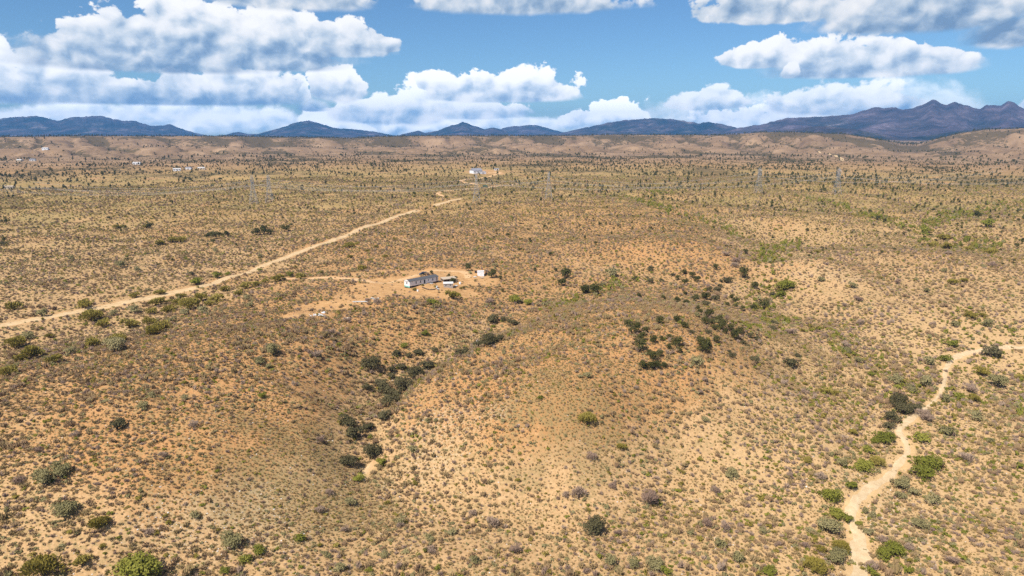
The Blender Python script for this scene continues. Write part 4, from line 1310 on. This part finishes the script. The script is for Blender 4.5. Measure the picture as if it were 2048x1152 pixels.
# zone -> (where it is, list of (kind, px, py of the middle, width px))
ZONES = {
    'gully_low': ('low in the middle gully', 'oak:770,831,28;695,842,38;735,852,26;710,866,34;744,901,42;699,922,38 green:762,924,24;719,955,28;740,874,14 sage:826,898,26;855,842,14 dry:640,880,18;658,985,20'),
    'gully_mid': ('in the clump halfway up the middle gully', 'oak:735,773,24;764,767,30;806,770,40;770,781,30;790,786,30;784,800,40;741,728,38;803,734,24;782,740,20;781,751,18;830,746,42;793,706,22;837,703,24;818,711,14;856,729,36 olive:718,746,12 green:808,692,18'),
    'gully_high': ('high in the middle gully', 'oak:925,706,32;958,687,28;978,679,40;1000,677,18;987,639,24;1005,639,14;1030,645,20;1019,641,14;871,700,18 green:850,667,18;987,652,11'),
    'ridge': ('on the open slope below the bare ridge', 'dry:661,664,22;634,708,26;621,705,14;388,850,20;695,640,16;730,628,14 sage:519,722,28;537,732,18;547,699,38;285,812,26;305,790,18;370,795,18 oak:235,852,30;601,1075,16 green:525,792,20;580,775,10;1080,794,16'),
    'home': ('beside the mobile home', 'olive:724,535,24;905,589,36;829,578,13;845,570,8;790,562,6;797,564,6;922,576,9 green:865,604,26;871,573,9;879,609,12;1030,597,30;1058,604,22;790,585,7 ever:936,537,18;984,551,20;905,563,11;1005,582,7;912,558,9;862,546,9;897,553,8;1000,556,10;928,577,8 dry:755,604,18;980,603,20;735,600,12'),
    'hill_west': ('on the slope right of the white shed', 'ever:1130,552,24;1125,567,18;1111,541,9;1172,580,26;1192,581,28;1200,449,8;1192,487,10 sage:1225,547,28;1205,568,18;1170,604,14 oak:1269,558,13;1301,538,16;1300,563,16;1295,555,8;1323,561,12;1345,549,11 green:1155,594,12'),
    'hill_top': ('scattered along the top of the central hill', 'ever:1367,546,14;1383,552,14;1356,557,13;1369,566,15;1394,561,16;1278,592,11;1370,588,9;1327,597,10;1355,602,14;1372,605,14;1391,599,18;1412,594,20 oak:1431,597,20;1412,606,18;1416,578,16;1434,580,16;1441,572,12;1455,560,20;1441,562,10 sage:1394,630,14;1242,594,12'),
    'hill_back': ('behind the central hill towards the green gully', 'ever:1487,550,22;1509,574,16;1491,505,11;1430,536,13;1464,594,11;1470,603,13;1453,611,12;1470,614,11;1484,619,12;1505,617,15;1528,613,22 dry:1450,508,16;1472,521,17;1470,530,17;1583,664,24 green:1569,570,40;1562,586,24;1573,639,18;1590,636,14 oak:1544,589,16;1548,647,16;1545,657,14'),
    'hill_right': ('on the right shoulder of the central hill', 'ever:1394,619,11;1400,625,11;1417,630,20;1436,638,18;1412,644,20;1422,646,14;1442,653,24;1431,657,16;1462,657,16;1480,663,18;1472,675,22;1450,664,13 oak:1500,672,15;1514,677,13;1519,683,11;1487,685,15;1495,691,11 olive:1558,704,14'),
    'hill_front': ('in the dark patch fronting the central hill', 'ever:1320,644,17;1355,641,17;1369,652,18;1256,650,18;1270,661,24;1259,664,11;1290,663,14;1281,677,20;1280,695,28;1306,683,17;1324,678,12;1337,674,12;1353,688,26;1337,694,15;1359,702,13;1305,713,24;1319,710,15;1298,706,13 oak:1384,664,14;1416,663,16'),
    'hill_lower': ('below the dark patch on the central hill', 'ever:1287,732,22;1300,733,18;1316,731,20;1328,731,16;1400,680,18;1408,691,28;1405,699,22;1434,682,17;1419,691,13 sage:1394,724,28;1175,749,20;1162,752,14 oak:1464,711,15;1458,702,9;1509,719,20;1581,727,28;1594,710,13 dry:1272,775,13;1410,760,14;992,753,13;1400,785,14'),
    'wash_far': ('along the upper bend of the right-hand wash', 'green:1891,715,30;1917,790,26;1905,688,26;1743,748,18 olive:1962,742,34;2042,753,28;1946,794,32;1610,766,14;1654,779,30;1670,784,20;1689,790,20;1741,769,18 oak:1981,705,34 sage:1858,722,30;1716,720,22;1692,700,22;1891,798,24;1997,765,40;1823,777,26;1792,757,32;1850,763,36 dry:1938,776,30;1605,783,14;1648,670,18;1690,690,20'),
    'wash_mid': ('along the middle of the right-hand wash', 'oak:1785,834,36;1809,816,42;1796,804,40;1831,814,26;1778,853,24 olive:1704,861,26;1755,923,42;1614,919,26;1885,835,14 green:1770,872,48;1735,898,28;1725,931,44;1843,876,36;1858,920,58;1848,943,50;1702,970,30;1663,990,46;1750,880,24 dry:1848,829,40;1930,915,30;1640,952,28 sage:1891,861,34;1952,833,28;1800,964,44;1800,990,26;1864,1000,32;1829,984,26;1980,880,20;1683,925,26'),
    'wash_near': ('along the near end of the right-hand wash', 'green:1694,1037,28;1671,1025,38;1743,1144,26;1538,1142,34;1785,1096,46;1770,1108,40;1717,1046,20;1866,1042,14;1870,1066,12 sage:1661,1053,56;1839,1046,40;1735,1062,26;1673,1110,48;1620,1060,24;1730,1020,22;1745,1030,22 olive:1628,1128,58;1680,1090,44;1722,1052,14;1640,1096,30;1725,1135,14 dry:1744,1130,30;1764,1080,24;1818,1095,22;1905,1120,24;1610,1090,20'),
    'front_right': ('on the flat left of the wash', 'oak:1190,1051,48 dry:1158,986,36;1299,996,44;1184,913,26;1415,1046,24;1225,971,20;1430,980,20;1132,990,18;1450,1056,24;1235,1064,18;1580,950,16 olive:1244,891,26;1174,836,44;1400,918,14;1177,1019,12;1340,1084,10 sage:1465,946,32;1525,1061,22;1310,1130,40;1220,1120,32;1475,1115,30;1440,1088,26;1265,1126,28;1410,840,18 green:1330,1142,28;1176,1010,9;1440,990,14;1290,872,9'),
    'front_left': ('on the steep slope at the lower left', 'green:270,1140,84;490,1118,26;522,1100,30;450,1142,22;598,1076,26 olive:198,1046,42;88,1130,72;165,1122,36;205,1092,16 sage:90,957,42;122,945,38;128,1021,46;463,1084,48;390,1030,22 dry:40,960,22;330,910,18;75,900,16;300,1065,20;640,1020,20;150,870,18'),
    'front_mid': ('on the sandy fan below the middle gully', 'sage:700,1005,24;860,1075,24;905,1065,20;800,1045,20;655,1108,22;680,1135,26;950,1120,22;770,1110,20 dry:945,1025,20;800,1050,18;985,1045,30;1030,1100,26;860,1100,24;690,1060,18;905,940,12 olive:775,1005,16;640,1090,14;830,965,16;1035,960,14 green:850,1100,14;740,1140,14'),
    'left_wash_near': ('in the left half of the roadside draw', 'olive:186,630,48;99,671,18;260,648,36;297,643,26;304,660,40;325,650,36;236,677,42;185,685,32;68,707,40;44,714,30;108,719,30;29,613,28;166,607,34;205,646,30;31,687,40;20,742,34 sage:227,627,18;229,694,38;140,702,22;85,628,20;55,672,24;270,620,24;345,640,20'),
    'left_wash_far': ('in the right half of the roadside draw', 'olive:314,602,32;335,618,28;304,622,24;338,601,16;362,590,20;379,607,50;403,594,30;434,596,34;448,577,20;478,585,22;492,571,24;513,567,22;557,554,32;601,551,28;321,583,24;270,590,22;530,562,18;420,605,24;355,604,22 green:434,550,24;393,562,30;580,549,18;520,540,14;455,548,14 sage:408,620,24;500,610,18;370,625,20;495,595,16;560,590,14'),
    'plain_left': ('on the flat left of the dirt road', 'ever:512,466,18;528,464,20;540,466,14;572,459,18;415,473,14;427,474,16;441,472,11;454,470,13;427,483,10;300,453,14 olive:345,479,22;362,478,24;323,484,20;292,452,16;232,453,14;246,452,14;700,488,26;690,492,16;715,486,14;640,545,14 sage:240,530,18;143,517,14;275,540,16;430,500,12;520,512,12 oak:6,487,14;384,548,12'),
    'plain_mid': ('between the dirt road and central hill', 'olive:735,500,14;752,492,14;790,478,12;860,470,10;700,512,16;740,520,18;770,512,14;820,500,12 ever:1015,470,9;1090,455,9;1040,500,9;1070,540,10;1100,510,9;1060,480,8 sage:950,500,12;900,520,12;840,520,12;990,530,14;1060,560,12;1090,575,12'),
    'plain_right': ('on the open ground beyond the right-hand wash', 'olive:1634,502,14;1661,517,14;1888,473,26;1860,488,20;1870,488,18;1895,493,24;1906,562,24;1927,560,16;1938,630,24;1965,630,16;1981,502,22;1905,592,10;1761,555,9;1940,497,18 ever:1755,438,10;1770,443,8;1740,424,8;1955,433,13;1614,461,7 green:1850,460,22;1848,455,16;1934,477,14;1951,490,14;1975,449,24;1520,540,0 dry:1795,564,14;1715,598,18;1897,506,12;1690,610,12;1720,645,16;1865,650,14;1985,530,14 sage:1642,559,16;1705,572,18;1888,541,14;1852,581,14;1975,648,22;1909,648,20'),
}
for zname, (where, spec) in ZONES.items():
    items = []
    for grp in spec.split(' '):
        kind, pts = grp.split(':')
        for q_ in pts.split(';'):
            a, b_, w = (float(v) for v in q_.split(','))
            if w > 0:
                items.append((kind, a, b_, w))
    per = {}
    for it in items:
        per.setdefault(it[0], []).append(it)
    for kind, lst in per.items():
        lst.sort(key=lambda t: -t[2])
        nm, mat_, hr = KINDS_[kind][0], KINDS_[kind][1], KINDS_[kind][2]
        big = max(lst, key=lambda t: t[3])
        for i, (_, px, py, w) in enumerate(lst):
            g0 = ground_at(px, py + w * 0.26)[0]
            dist = math.sqrt(g0[0] ** 2 + g0[1] ** 2 + (CAMZ - g0[2]) ** 2)
            wm = w * dist / FPX * {'ever': 1.10, 'oak': 1.08, 'olive': 0.92}.get(kind, 0.98) * (.86 if zname.startswith('wash') else 1)
            asp = random.uniform(.85, 1.18)
            lab = f"{WORD[kind]} {where}" + ('' if len(lst) == 1 else f", {ORD[i]} of {len(lst)}")
            rz = random.uniform(0, 6.28)
            me = random.choice(BIG[kind] if w >= 38 else BUSH[kind])
            if w >= 20:
                o = empty(nm, g0, rz)
                fo = link('foliage', me, o)
                br_ = link('branches', random.choice(BRANCH), o)
                sc = (wm, wm * random.uniform(.85, 1.05), wm * asp * .95)
                fo.scale = sc; br_.scale = sc
            else:
                o = link(nm, me, None, g0, rz)
                o.scale = (wm, wm * random.uniform(.85, 1.05), wm * asp * .95)
            tag(o, lab, 'bush', f"{WORD[kind]}es {where}")

# ---- low shrubs: seeded over the ground with the spacing the desert gives them
SRC = bpy.data.collections.new('shrub_sources')


def sources(name, metas):
    c_ = bpy.data.collections.new(name)
    for i, me in enumerate(metas):
        c_.objects.link(bpy.data.objects.new(f'{name}_{i:02d}', me))
    return c_


def scatter(name, pts, scale, coll, nvar, seed, squash=None):
    """One object that carries all the given plants as copies on its points."""
    n = len(pts)
    r = np.random.default_rng(seed)
    me = bpy.data.meshes.new(name)
    me.vertices.add(n)
    me.vertices.foreach_set('co', np.asarray(pts, np.float32).ravel())
    sc = np.column_stack([scale * r.uniform(.85, 1.2, n), scale * r.uniform(.85, 1.2, n), scale * (r.uniform(.8, 1.2, n) if squash is None else squash)])
    a = me.attributes.new('psize', 'FLOAT_VECTOR', 'POINT'); a.data.foreach_set('vector', sc.astype(np.float32).ravel())
    rot = np.column_stack([r.uniform(-.08, .08, n), r.uniform(-.08, .08, n), r.uniform(0, 6.283, n)])
    a = me.attributes.new('prot', 'FLOAT_VECTOR', 'POINT'); a.data.foreach_set('vector', rot.astype(np.float32).ravel())
    a = me.attributes.new('pidx', 'INT', 'POINT'); a.data.foreach_set('value', r.integers(0, nvar, n).astype(np.int32))
    o = link(name, me)
    ng = bpy.data.node_groups.new(name + '_nodes', 'GeometryNodeTree')
    ng.interface.new_socket('Geometry', in_out='INPUT', socket_type='NodeSocketGeometry')
    ng.interface.new_socket('Geometry', in_out='OUTPUT', socket_type='NodeSocketGeometry')
    N, Lk = ng.nodes, ng.links
    gi, go = N.new('NodeGroupInput'), N.new('NodeGroupOutput')
    ci = N.new('GeometryNodeCollectionInfo')
    ci.inputs['Collection'].default_value = coll
    ci.inputs['Separate Children'].default_value = True
    ci.inputs['Reset Children'].default_value = True
    ip = N.new('GeometryNodeInstanceOnPoints')
    ip.inputs['Pick Instance'].default_value = True

    def na(nm, ty):
        q = N.new('GeometryNodeInputNamedAttribute'); q.data_type = ty; q.inputs['Name'].default_value = nm
        return [s_ for s_ in q.outputs if s_.enabled and s_.name == 'Attribute'][0]
    Lk.new(gi.outputs[0], ip.inputs['Points'])
    Lk.new(ci.outputs[0], ip.inputs['Instance'])
    Lk.new(na('pidx', 'INT'), ip.inputs['Instance Index'])
    Lk.new(na('prot', 'FLOAT_VECTOR'), ip.inputs['Rotation'])
    Lk.new(na('psize', 'FLOAT_VECTOR'), ip.inputs['Scale'])
    Lk.new(ip.outputs[0], go.inputs[0])
    md = o.modifiers.new('scatter', 'NODES'); md.node_group = ng
    return tag(o, kind='stuff')


def seed_points(r0, r1, step, seed, half=0.80, jitter=0.46):
    """Jittered grid inside the wedge of ground the camera's side of the country covers."""
    r = np.random.default_rng(seed)
    X = np.arange(-r1 * math.sin(half), r1 * math.sin(half), step)
    Y = np.arange(r0 * math.cos(half) - step, r1, step)
    x, y = np.meshgrid(X, Y)
    x = x + (np.arange(len(Y)) % 2)[:, None] * step * .5
    x = (x + r.uniform(-jitter, jitter, x.shape) * step).ravel()
    y = (y + r.uniform(-jitter, jitter, y.shape) * step).ravel()
    rr = np.hypot(x, y)
    k = (rr > r0) & (rr < r1) & (np.abs(np.arctan2(x, y)) < half)
    return x[k], y[k]


SCRUB = {k: [bush_mesh('shrub', 500 + 20 * j + i, m_, n_, h_, l_, lf, sp_, tw) for i in range(4)]
         for j, (k, m_, n_, h_, l_, lf, sp_, tw) in enumerate((
             ('scrub', M_SCRUB, 78, .38, 6, .105, .32, .2), ('dry', M_DRY, 60, .44, 4, .10, .26, .6), ('olive', M_OLIVE, 70, .48, 5, .10, .26, 0.),
             ('green', M_GREENLEAF, 70, .46, 5, .10, .26, 0.), ('sage', M_SAGE, 78, .38, 6, .105, .31, 0.), ('ever', M_EVER, 90, .85, 6, .10, .24, 0.)))}
TUFT = [bush_mesh('tuft', 700 + i, M_GRASS, 26, .55, 3, .13, .25, .55, .9) for i in range(4)]
YTUFT = [bush_mesh('tuft', 720 + i, M_YGRASS, 30, .5, 4, .14, .28, .4, .6) for i in range(4)]

fams = ['scrub', 'dry', 'olive', 'green', 'sage']
P_all = {k: [] for k in fams}
Z_all = {k: [] for k in fams}
for (r0, r1, st, sd, s0, s1) in ((86, 215, 1.48, 1, .80, 2.5), (215, 380, 1.55, 2, .80, 2.4), (380, 720, 2.3, 3, 1.0, 2.7), (720, 1250, 4.2, 4, 1.4, 3.2)):
    x, y = seed_points(r0, r1, st, sd)
    r = np.random.default_rng(1000 + sd)
    n = len(x)
    sand, bare_, flat = sand_field(x, y), bare_field(x, y), sandy_flat(x, y)
    grs = blob(x, y, grass_pts, GRASSY, .3)
    dens = 0.82 + 0.50 * perlin(x / 24, y / 24, 201) + 0.45 * perlin(x / 7, y / 7, 202) - 0.12 * flat
    keep = (r.uniform(0, 1, n) < dens) & (sand < .35 + .5 * (r.uniform(0, 1, n) < .35)) & (r.uniform(0, 1, n) > bare_ * .96)
    x, y, flat, grs = x[keep], y[keep], flat[keep], grs[keep]
    n = len(x)
    size = s0 + (s1 - s0) * r.beta(1.25, 2.7, n)
    size *= (1 - .30 * grs) * (1 + .28 * flat * (r.uniform(0, 1, n) < .4)) * (1 + .22 * perlin(x / 30, y / 30, 203))
    u = r.uniform(0, 1, n)
    farm = sstep(np.hypot(x, y), 420, 900)
    g_ = np.clip(.05 + .16 * flat + .08 * perlin(x / 40, y / 40, 204), 0.015, .4)
    o_ = np.clip(.07 + .14 * farm + .10 * flat + .10 * perlin(x / 50, y / 50, 205), .02, .5)
    s_ = np.clip(.14 + .20 * grs + .14 * perlin(x / 45, y / 45, 206), .03, .5)
    d_ = np.clip(.22 + .22 * perlin(x / 35, y / 35, 207) - .1 * farm, .04, .6)
    lim = np.cumsum(np.stack([g_, o_, s_, d_]), 0)
    kind = np.where(u < lim[0], 3, np.where(u < lim[1], 2, np.where(u < lim[2], 4, np.where(u < lim[3], 1, 0))))
    z = zt(x, y) - .03
    for j, k in enumerate(fams):
        q = kind == j
        P_all[k].append(np.column_stack([x[q], y[q], z[q]])); Z_all[k].append(size[q])
DRAINS = [[(1500, 618), (1530, 600), (1557, 580), (1548, 552), (1528, 520), (1545, 505), (1570, 490), (1596, 476)], [(1250, 395), (1330, 418), (1390, 435), (1440, 452), (1485, 478)], [(1600, 394), (1690, 414), (1760, 440), (1820, 455), (1860, 485)], [(1850, 452), (1910, 432), (1975, 420), (2060, 405)], [(1500, 660), (1560, 640), (1620, 655), (1680, 690), (1740, 725), (1800, 760), (1870, 785)], [(1100, 612), (1160, 598), (1215, 577), (1265, 552)], [(1290, 392), (1330, 384), (1380, 378)], [(1870, 492), (1930, 498), (1990, 478)]]
drain_pts = [ground_line(q) for q in DRAINS]
for q in drain_pts:
    sp_ = spline(q[:, :2], 1.6)
    r = np.random.default_rng(len(sp_))
    for rep_ in range(4):
        d0 = np.hypot(sp_[:, 0], sp_[:, 1])
        x = sp_[:, 0] + r.normal(0, 3.0, len(sp_)) * (1 + d0 / 500); y = sp_[:, 1] + r.normal(0, 3.0, len(sp_)) * (1 + d0 / 300)
        keep = r.uniform(0, 1, len(x)) < .55 + .5 * perlin(x / 25, y / 25, 241)
        x, y = x[keep], y[keep]
        if not len(x):
            continue
        u = r.uniform(0, 1, len(x)); sz = 1.4 + 2.7 * r.beta(1.3, 2.5, len(x)); z = zt(x, y) - .03
        for k, lo, hi in (('green', 0, .58), ('olive', .58, .86), ('sage', .86, 1.01)):
            m_ = (u >= lo) & (u < hi)
            P_all[k].append(np.column_stack([x[m_], y[m_], z[m_]])); Z_all[k].append(sz[m_])
for (r0, r1, st, sd) in ((86, 330, 1.12, 61), (330, 620, 1.9, 62)):
    x, y = seed_points(r0, r1, st, sd)
    r = np.random.default_rng(sd)
    keep = (r.uniform(0, 1, len(x)) < .55 + .4 * perlin(x / 9, y / 9, 231)) & (sand_field(x, y) < .3) & (r.uniform(0, 1, len(x)) > bare_field(x, y) * .85)
    x, y = x[keep], y[keep]
    q = r.uniform(0, 1, len(x))
    sz = r.uniform(.38, .85, len(x)) * (1 + .5 * (r0 > 300))
    z = zt(x, y) - .02
    for k, lo, hi in (('scrub', 0, .55), ('dry', .55, .75), ('sage', .75, .9), ('olive', .9, 1.01)):
        m_ = (q >= lo) & (q < hi)
        P_all[k].append(np.column_stack([x[m_], y[m_], z[m_]])); Z_all[k].append(sz[m_])
P_all = {k: np.vstack(v) for k, v in P_all.items()}
Z_all = {k: np.concatenate(v) for k, v in Z_all.items()}


def in_frame(P):
    v = P - np.array([0, 0, CAMZ])
    f = v[:, 1] * math.cos(PITCH) - v[:, 2] * math.sin(PITCH)
    uu = v[:, 1] * math.sin(PITCH) + v[:, 2] * math.cos(PITCH)
    return (np.abs(v[:, 0] / f) < CX / FPX * .985) & (np.abs(uu / f) < CY / FPX * .97), f


NAMES = {'scrub': ('brown_shrub', 'brown_scrub', 'low grey-brown shrub on sandy ground close to the camera'), 'dry': ('dry_shrub', 'dry_scrub', 'dry purple-grey shrub close to the camera'), 'olive': ('olive_shrub', 'olive_scrub', 'low olive shrub close to the camera'), 'green': ('green_shrub', 'green_scrub', 'low green shrub close to the camera'), 'sage': ('sage_shrub', 'sage_scrub', 'low pale grey-green shrub close to the camera')}
WHERE = ['at the lower left corner', 'beneath the steep left slope', 'below the mouth of the middle gully', 'left of the purple bushes', 'among the purple bushes', 'on the flat just left of the wash', 'beside the near end of the wash', 'on the open sand right of the wash']


def where_of(px, py):
    k = int(np.searchsorted([260, 560, 850, 1080, 1360, 1580, 1800], px))
    return WHERE[k] + (' near the bottom edge' if py > 1050 else ' higher up')


for j, k in enumerate(fams):
    P, Z = P_all[k], Z_all[k]
    vis, f = in_frame(P)
    app = np.where(vis, Z / f, 0)
    top = np.argsort(-app)[:300]
    single = np.zeros(len(P), bool); single[top] = True
    nm, stuff_nm, lab = NAMES[k]
    for i in top:
        o = link(nm, random.choice(SCRUB[k]), None, P[i], random.uniform(0, 6.28))
        s_ = Z[i]
        o.scale = (s_ * random.uniform(.85, 1.2), s_ * random.uniform(.85, 1.2), s_ * random.uniform(.8, 1.1))
        px_ = CX + FPX * P[i][0] / f[i]
        uu_ = P[i][1] * math.sin(PITCH) + (P[i][2] - CAMZ) * math.cos(PITCH)
        wz = where_of(px_, CY - FPX * uu_ / f[i])
        base_ = lab.split(' on sandy')[0].split(' close')[0]
        tag(o, f'{base_} {wz}', 'shrub', f'{base_}s {wz}')
    q_ = ~single
    low_f = 1 - .30 * sstep(np.hypot(P[q_][:, 0], P[q_][:, 1]), 240, 420)
    scatter(stuff_nm, P[q_], Z[q_], sources(stuff_nm + '_plants', SCRUB[k]), 4, 50 + j, Z[q_] * low_f * np.random.default_rng(j).uniform(.8, 1.15, q_.sum()))

# grass tufts between the shrubs, and yellow grass over the flat
x, y = seed_points(86, 330, 0.95, 21)
r = np.random.default_rng(5)
grs = blob(x, y, grass_pts, GRASSY, .3)
keep = (r.uniform(0, 1, len(x)) < .50 + .8 * grs + .5 * perlin(x / 16, y / 16, 211)) & (sand_field(x, y) < .3) & (bare_field(x, y) < .5)
x, y = x[keep], y[keep]
scatter('dry_grass', np.column_stack([x, y, zt(x, y) - .02]), r.uniform(.45, 1.0, len(x)), sources('tuft_plants', TUFT), 4, 71)
x, y = seed_points(330, 1250, 5.0, 22)
dd = np.hypot(x, y)
keep = (r.uniform(0, 1, len(x)) < (.20 + .6 * sstep(dd, 420, 800)) * np.clip(.62 + .9 * fbm(x, y, 90, 3, .5, 212), 0, 1)) & (bare_field(x, y) < .4) & (sand_field(x, y) < .3)
x, y = x[keep], y[keep]
scatter('yellow_grass', np.column_stack([x, y, zt(x, y) - .03]), r.uniform(1.0, 2.6, len(x)), sources('yellow_plants', YTUFT), 4, 72, r.uniform(.5, .9, len(x)))

# far dark bushes: gathered in the draws and on the hills
x, y = seed_points(520, 4300, 10.5, 31, .80, .5)
r = np.random.default_rng(6)
dd = np.hypot(x, y)
az_ = np.arctan2(x, y)
pxx = CX + FPX * np.tan(az_)
cl = fbm(x + 60 * perlin(x / 210, y / 210, 8), y, 260, 3, .5, 51, True)
pr = .03 + .75 * sstep(cl, .2, .6) + 1.9 * np.clip(fbm(x, y, 150, 4, .55, 221) - .06, 0, 1)
pr = pr * (.45 + .75 * sstep(pxx, 1000, 1350) * (1 - sstep(dd, 1100, 1600)) + .55 * sstep(dd, 1100, 1600)) + .25 * sstep(dd, 1100, 1500) * (1 - sstep(dd, 1900, 2300))
gl_ = fbm(x + 150 * perlin(x / 520, y / 520, 61), y + 150 * perlin(x / 520, y / 520, 62), 105, 3, .55, 81, True) * .5 + .5
hl_ = sstep(dd, 1900, 2300)
pr = pr * (1 - hl_) + hl_ * .34 * (.10 + .85 * sstep(.62 - gl_, 0, .3) + .35 * sstep(dd, D_HILL - 300, D_HILL) + .35 * np.clip(fbm(x, y, 330, 3, .5, 222), 0, 1))
keep = (r.uniform(0, 1, len(x)) < pr * .62) & (bare_field(x, y) < .3)
x, y, dd = x[keep], y[keep], dd[keep]
size = (1.8 + 3.6 * r.beta(1.2, 2.6, len(x))) * (1 - .20 * sstep(dd, 1800, 2500))
size = np.where(dd > 2100, r.uniform(2.4, 5.2, len(x)) * (r.uniform(0, 1, len(x)) < .72) + 1.2, size)
PF = np.column_stack([x, y, zt(x, y) - .1])
x, y = seed_points(1000, 2500, 8.5, 33, .80, .5)
dd2 = np.hypot(x, y)
pr = (.10 + 1.7 * np.clip(fbm(x, y, 190, 4, .55, 223) - .04, 0, 1) + .35 * sstep(fbm(x + 60 * perlin(x / 210, y / 210, 8), y, 260, 3, .5, 51, True), .2, .7)) * sstep(dd2, 1000, 1500)
keep = (r.uniform(0, 1, len(x)) < pr * .6) & (bare_field(x, y) < .3)
x, y = x[keep], y[keep]
PF = np.vstack([PF, np.column_stack([x, y, zt(x, y) - .1])])
size = np.concatenate([size, 1.5 + 2.1 * r.beta(1.2, 3, len(x))])
# the dark tree line along the foot of the right-hand hills
tl = ground_line([(1480, 293), (1560, 295), (1650, 298), (1740, 302), (1850, 304), (1960, 307), (2060, 311)])
tls = spline(tl[:, :2], 9)
tlx = tls[:, 0] + r.normal(0, 5, len(tls)); tly = tls[:, 1] + r.normal(0, 18, len(tls))
PF = np.vstack([PF, np.column_stack([tlx, tly, zt(tlx, tly)])])
size = np.concatenate([size, r.uniform(3, 5, len(tlx))])
vis, f = in_frame(PF)
app = np.where(vis, size / f, 0)
top = np.argsort(-app)[:300]
single = np.zeros(len(PF), bool); single[top] = True
EV = SCRUB['ever']
for i in top:
    o = link('evergreen_tree', random.choice(EV), None, PF[i], random.uniform(0, 6.28))
    s_ = size[i]; o.scale = (s_, s_ * random.uniform(.85, 1.1), s_ * random.uniform(.38, .60))
    px_ = CX + FPX * PF[i][0] / f[i]
    wz = 'on the flat left of the dirt road' if px_ < 700 else 'on the flat beyond the mobile home' if px_ < 1200 else 'on the flat right of the barn' if px_ < 1600 else 'on the flat at the far right'
    tag(o, f'far-off small dark evergreen tree {wz}', 'tree', f'far-off small dark evergreen trees {wz}')
scatter('far_evergreens', PF[~single], size[~single], sources('evergreen_plants', EV), 4, 81, size[~single] * r.uniform(.34, .56, (~single).sum()) * (1 - .35 * sstep(np.hypot(PF[~single][:, 0], PF[~single][:, 1]), 1500, 2300)))

# ------------------------------------------------------------------ stones
def stone_mesh(name, seed, mat):
    r = random.Random(seed)
    bm = bmesh.new()
    bmesh.ops.create_icosphere(bm, subdivisions=1, radius=.5)
    for v in bm.verts:
        v.co = Vector((v.co.x * r.uniform(.7, 1.2), v.co.y * r.uniform(.7, 1.2), v.co.z * r.uniform(.4, .8)))
    me = bpy.data.meshes.new(name); bm.to_mesh(me); bm.free(); me.materials.append(mat)
    return me


M_STONE = leaf_mat('pale_stone', [(0.0, (0.36, 0.27, 0.20)), (0.6, (0.50, 0.43, 0.36)), (1.0, (0.72, 0.68, 0.62))], .9, False)
STM = [stone_mesh('stone', i, M_STONE) for i in range(4)]
x, y = seed_points(90, 330, 1.6, 41)
r = np.random.default_rng(8)
stf = blob(x, y, stony_pts, STONY, .3)
keep = (r.uniform(0, 1, len(x)) < .12 + .75 * stf) & (sand_field(x, y) < .6)
x, y = x[keep], y[keep]
scatter('loose_stones', np.column_stack([x, y, zt(x, y)]), .22 + .75 * r.beta(1.2, 5, len(x)), sources('stone_pieces', STM), 4, 91)

# ------------------------------------------------------------------ air
hm = bpy.data.materials.new('haze')
hm.use_nodes = True
hn, hl = hm.node_tree.nodes, hm.node_tree.links
hn.clear()
pv = hn.new('ShaderNodeVolumePrincipled')
pv.inputs['Color'].default_value = (0.13, 0.44, 0.93, 1)
pv.inputs['Density'].default_value = 5.0e-5
pv.inputs['Anisotropy'].default_value = 0.0
ho = hn.new('ShaderNodeOutputMaterial')
hl.new(pv.outputs[0], ho.inputs['Volume'])
hb = MB().box(-19000, 19000, -2500, 16800, -60, 545)
tag(hb.build('haze', hm), kind='stuff')
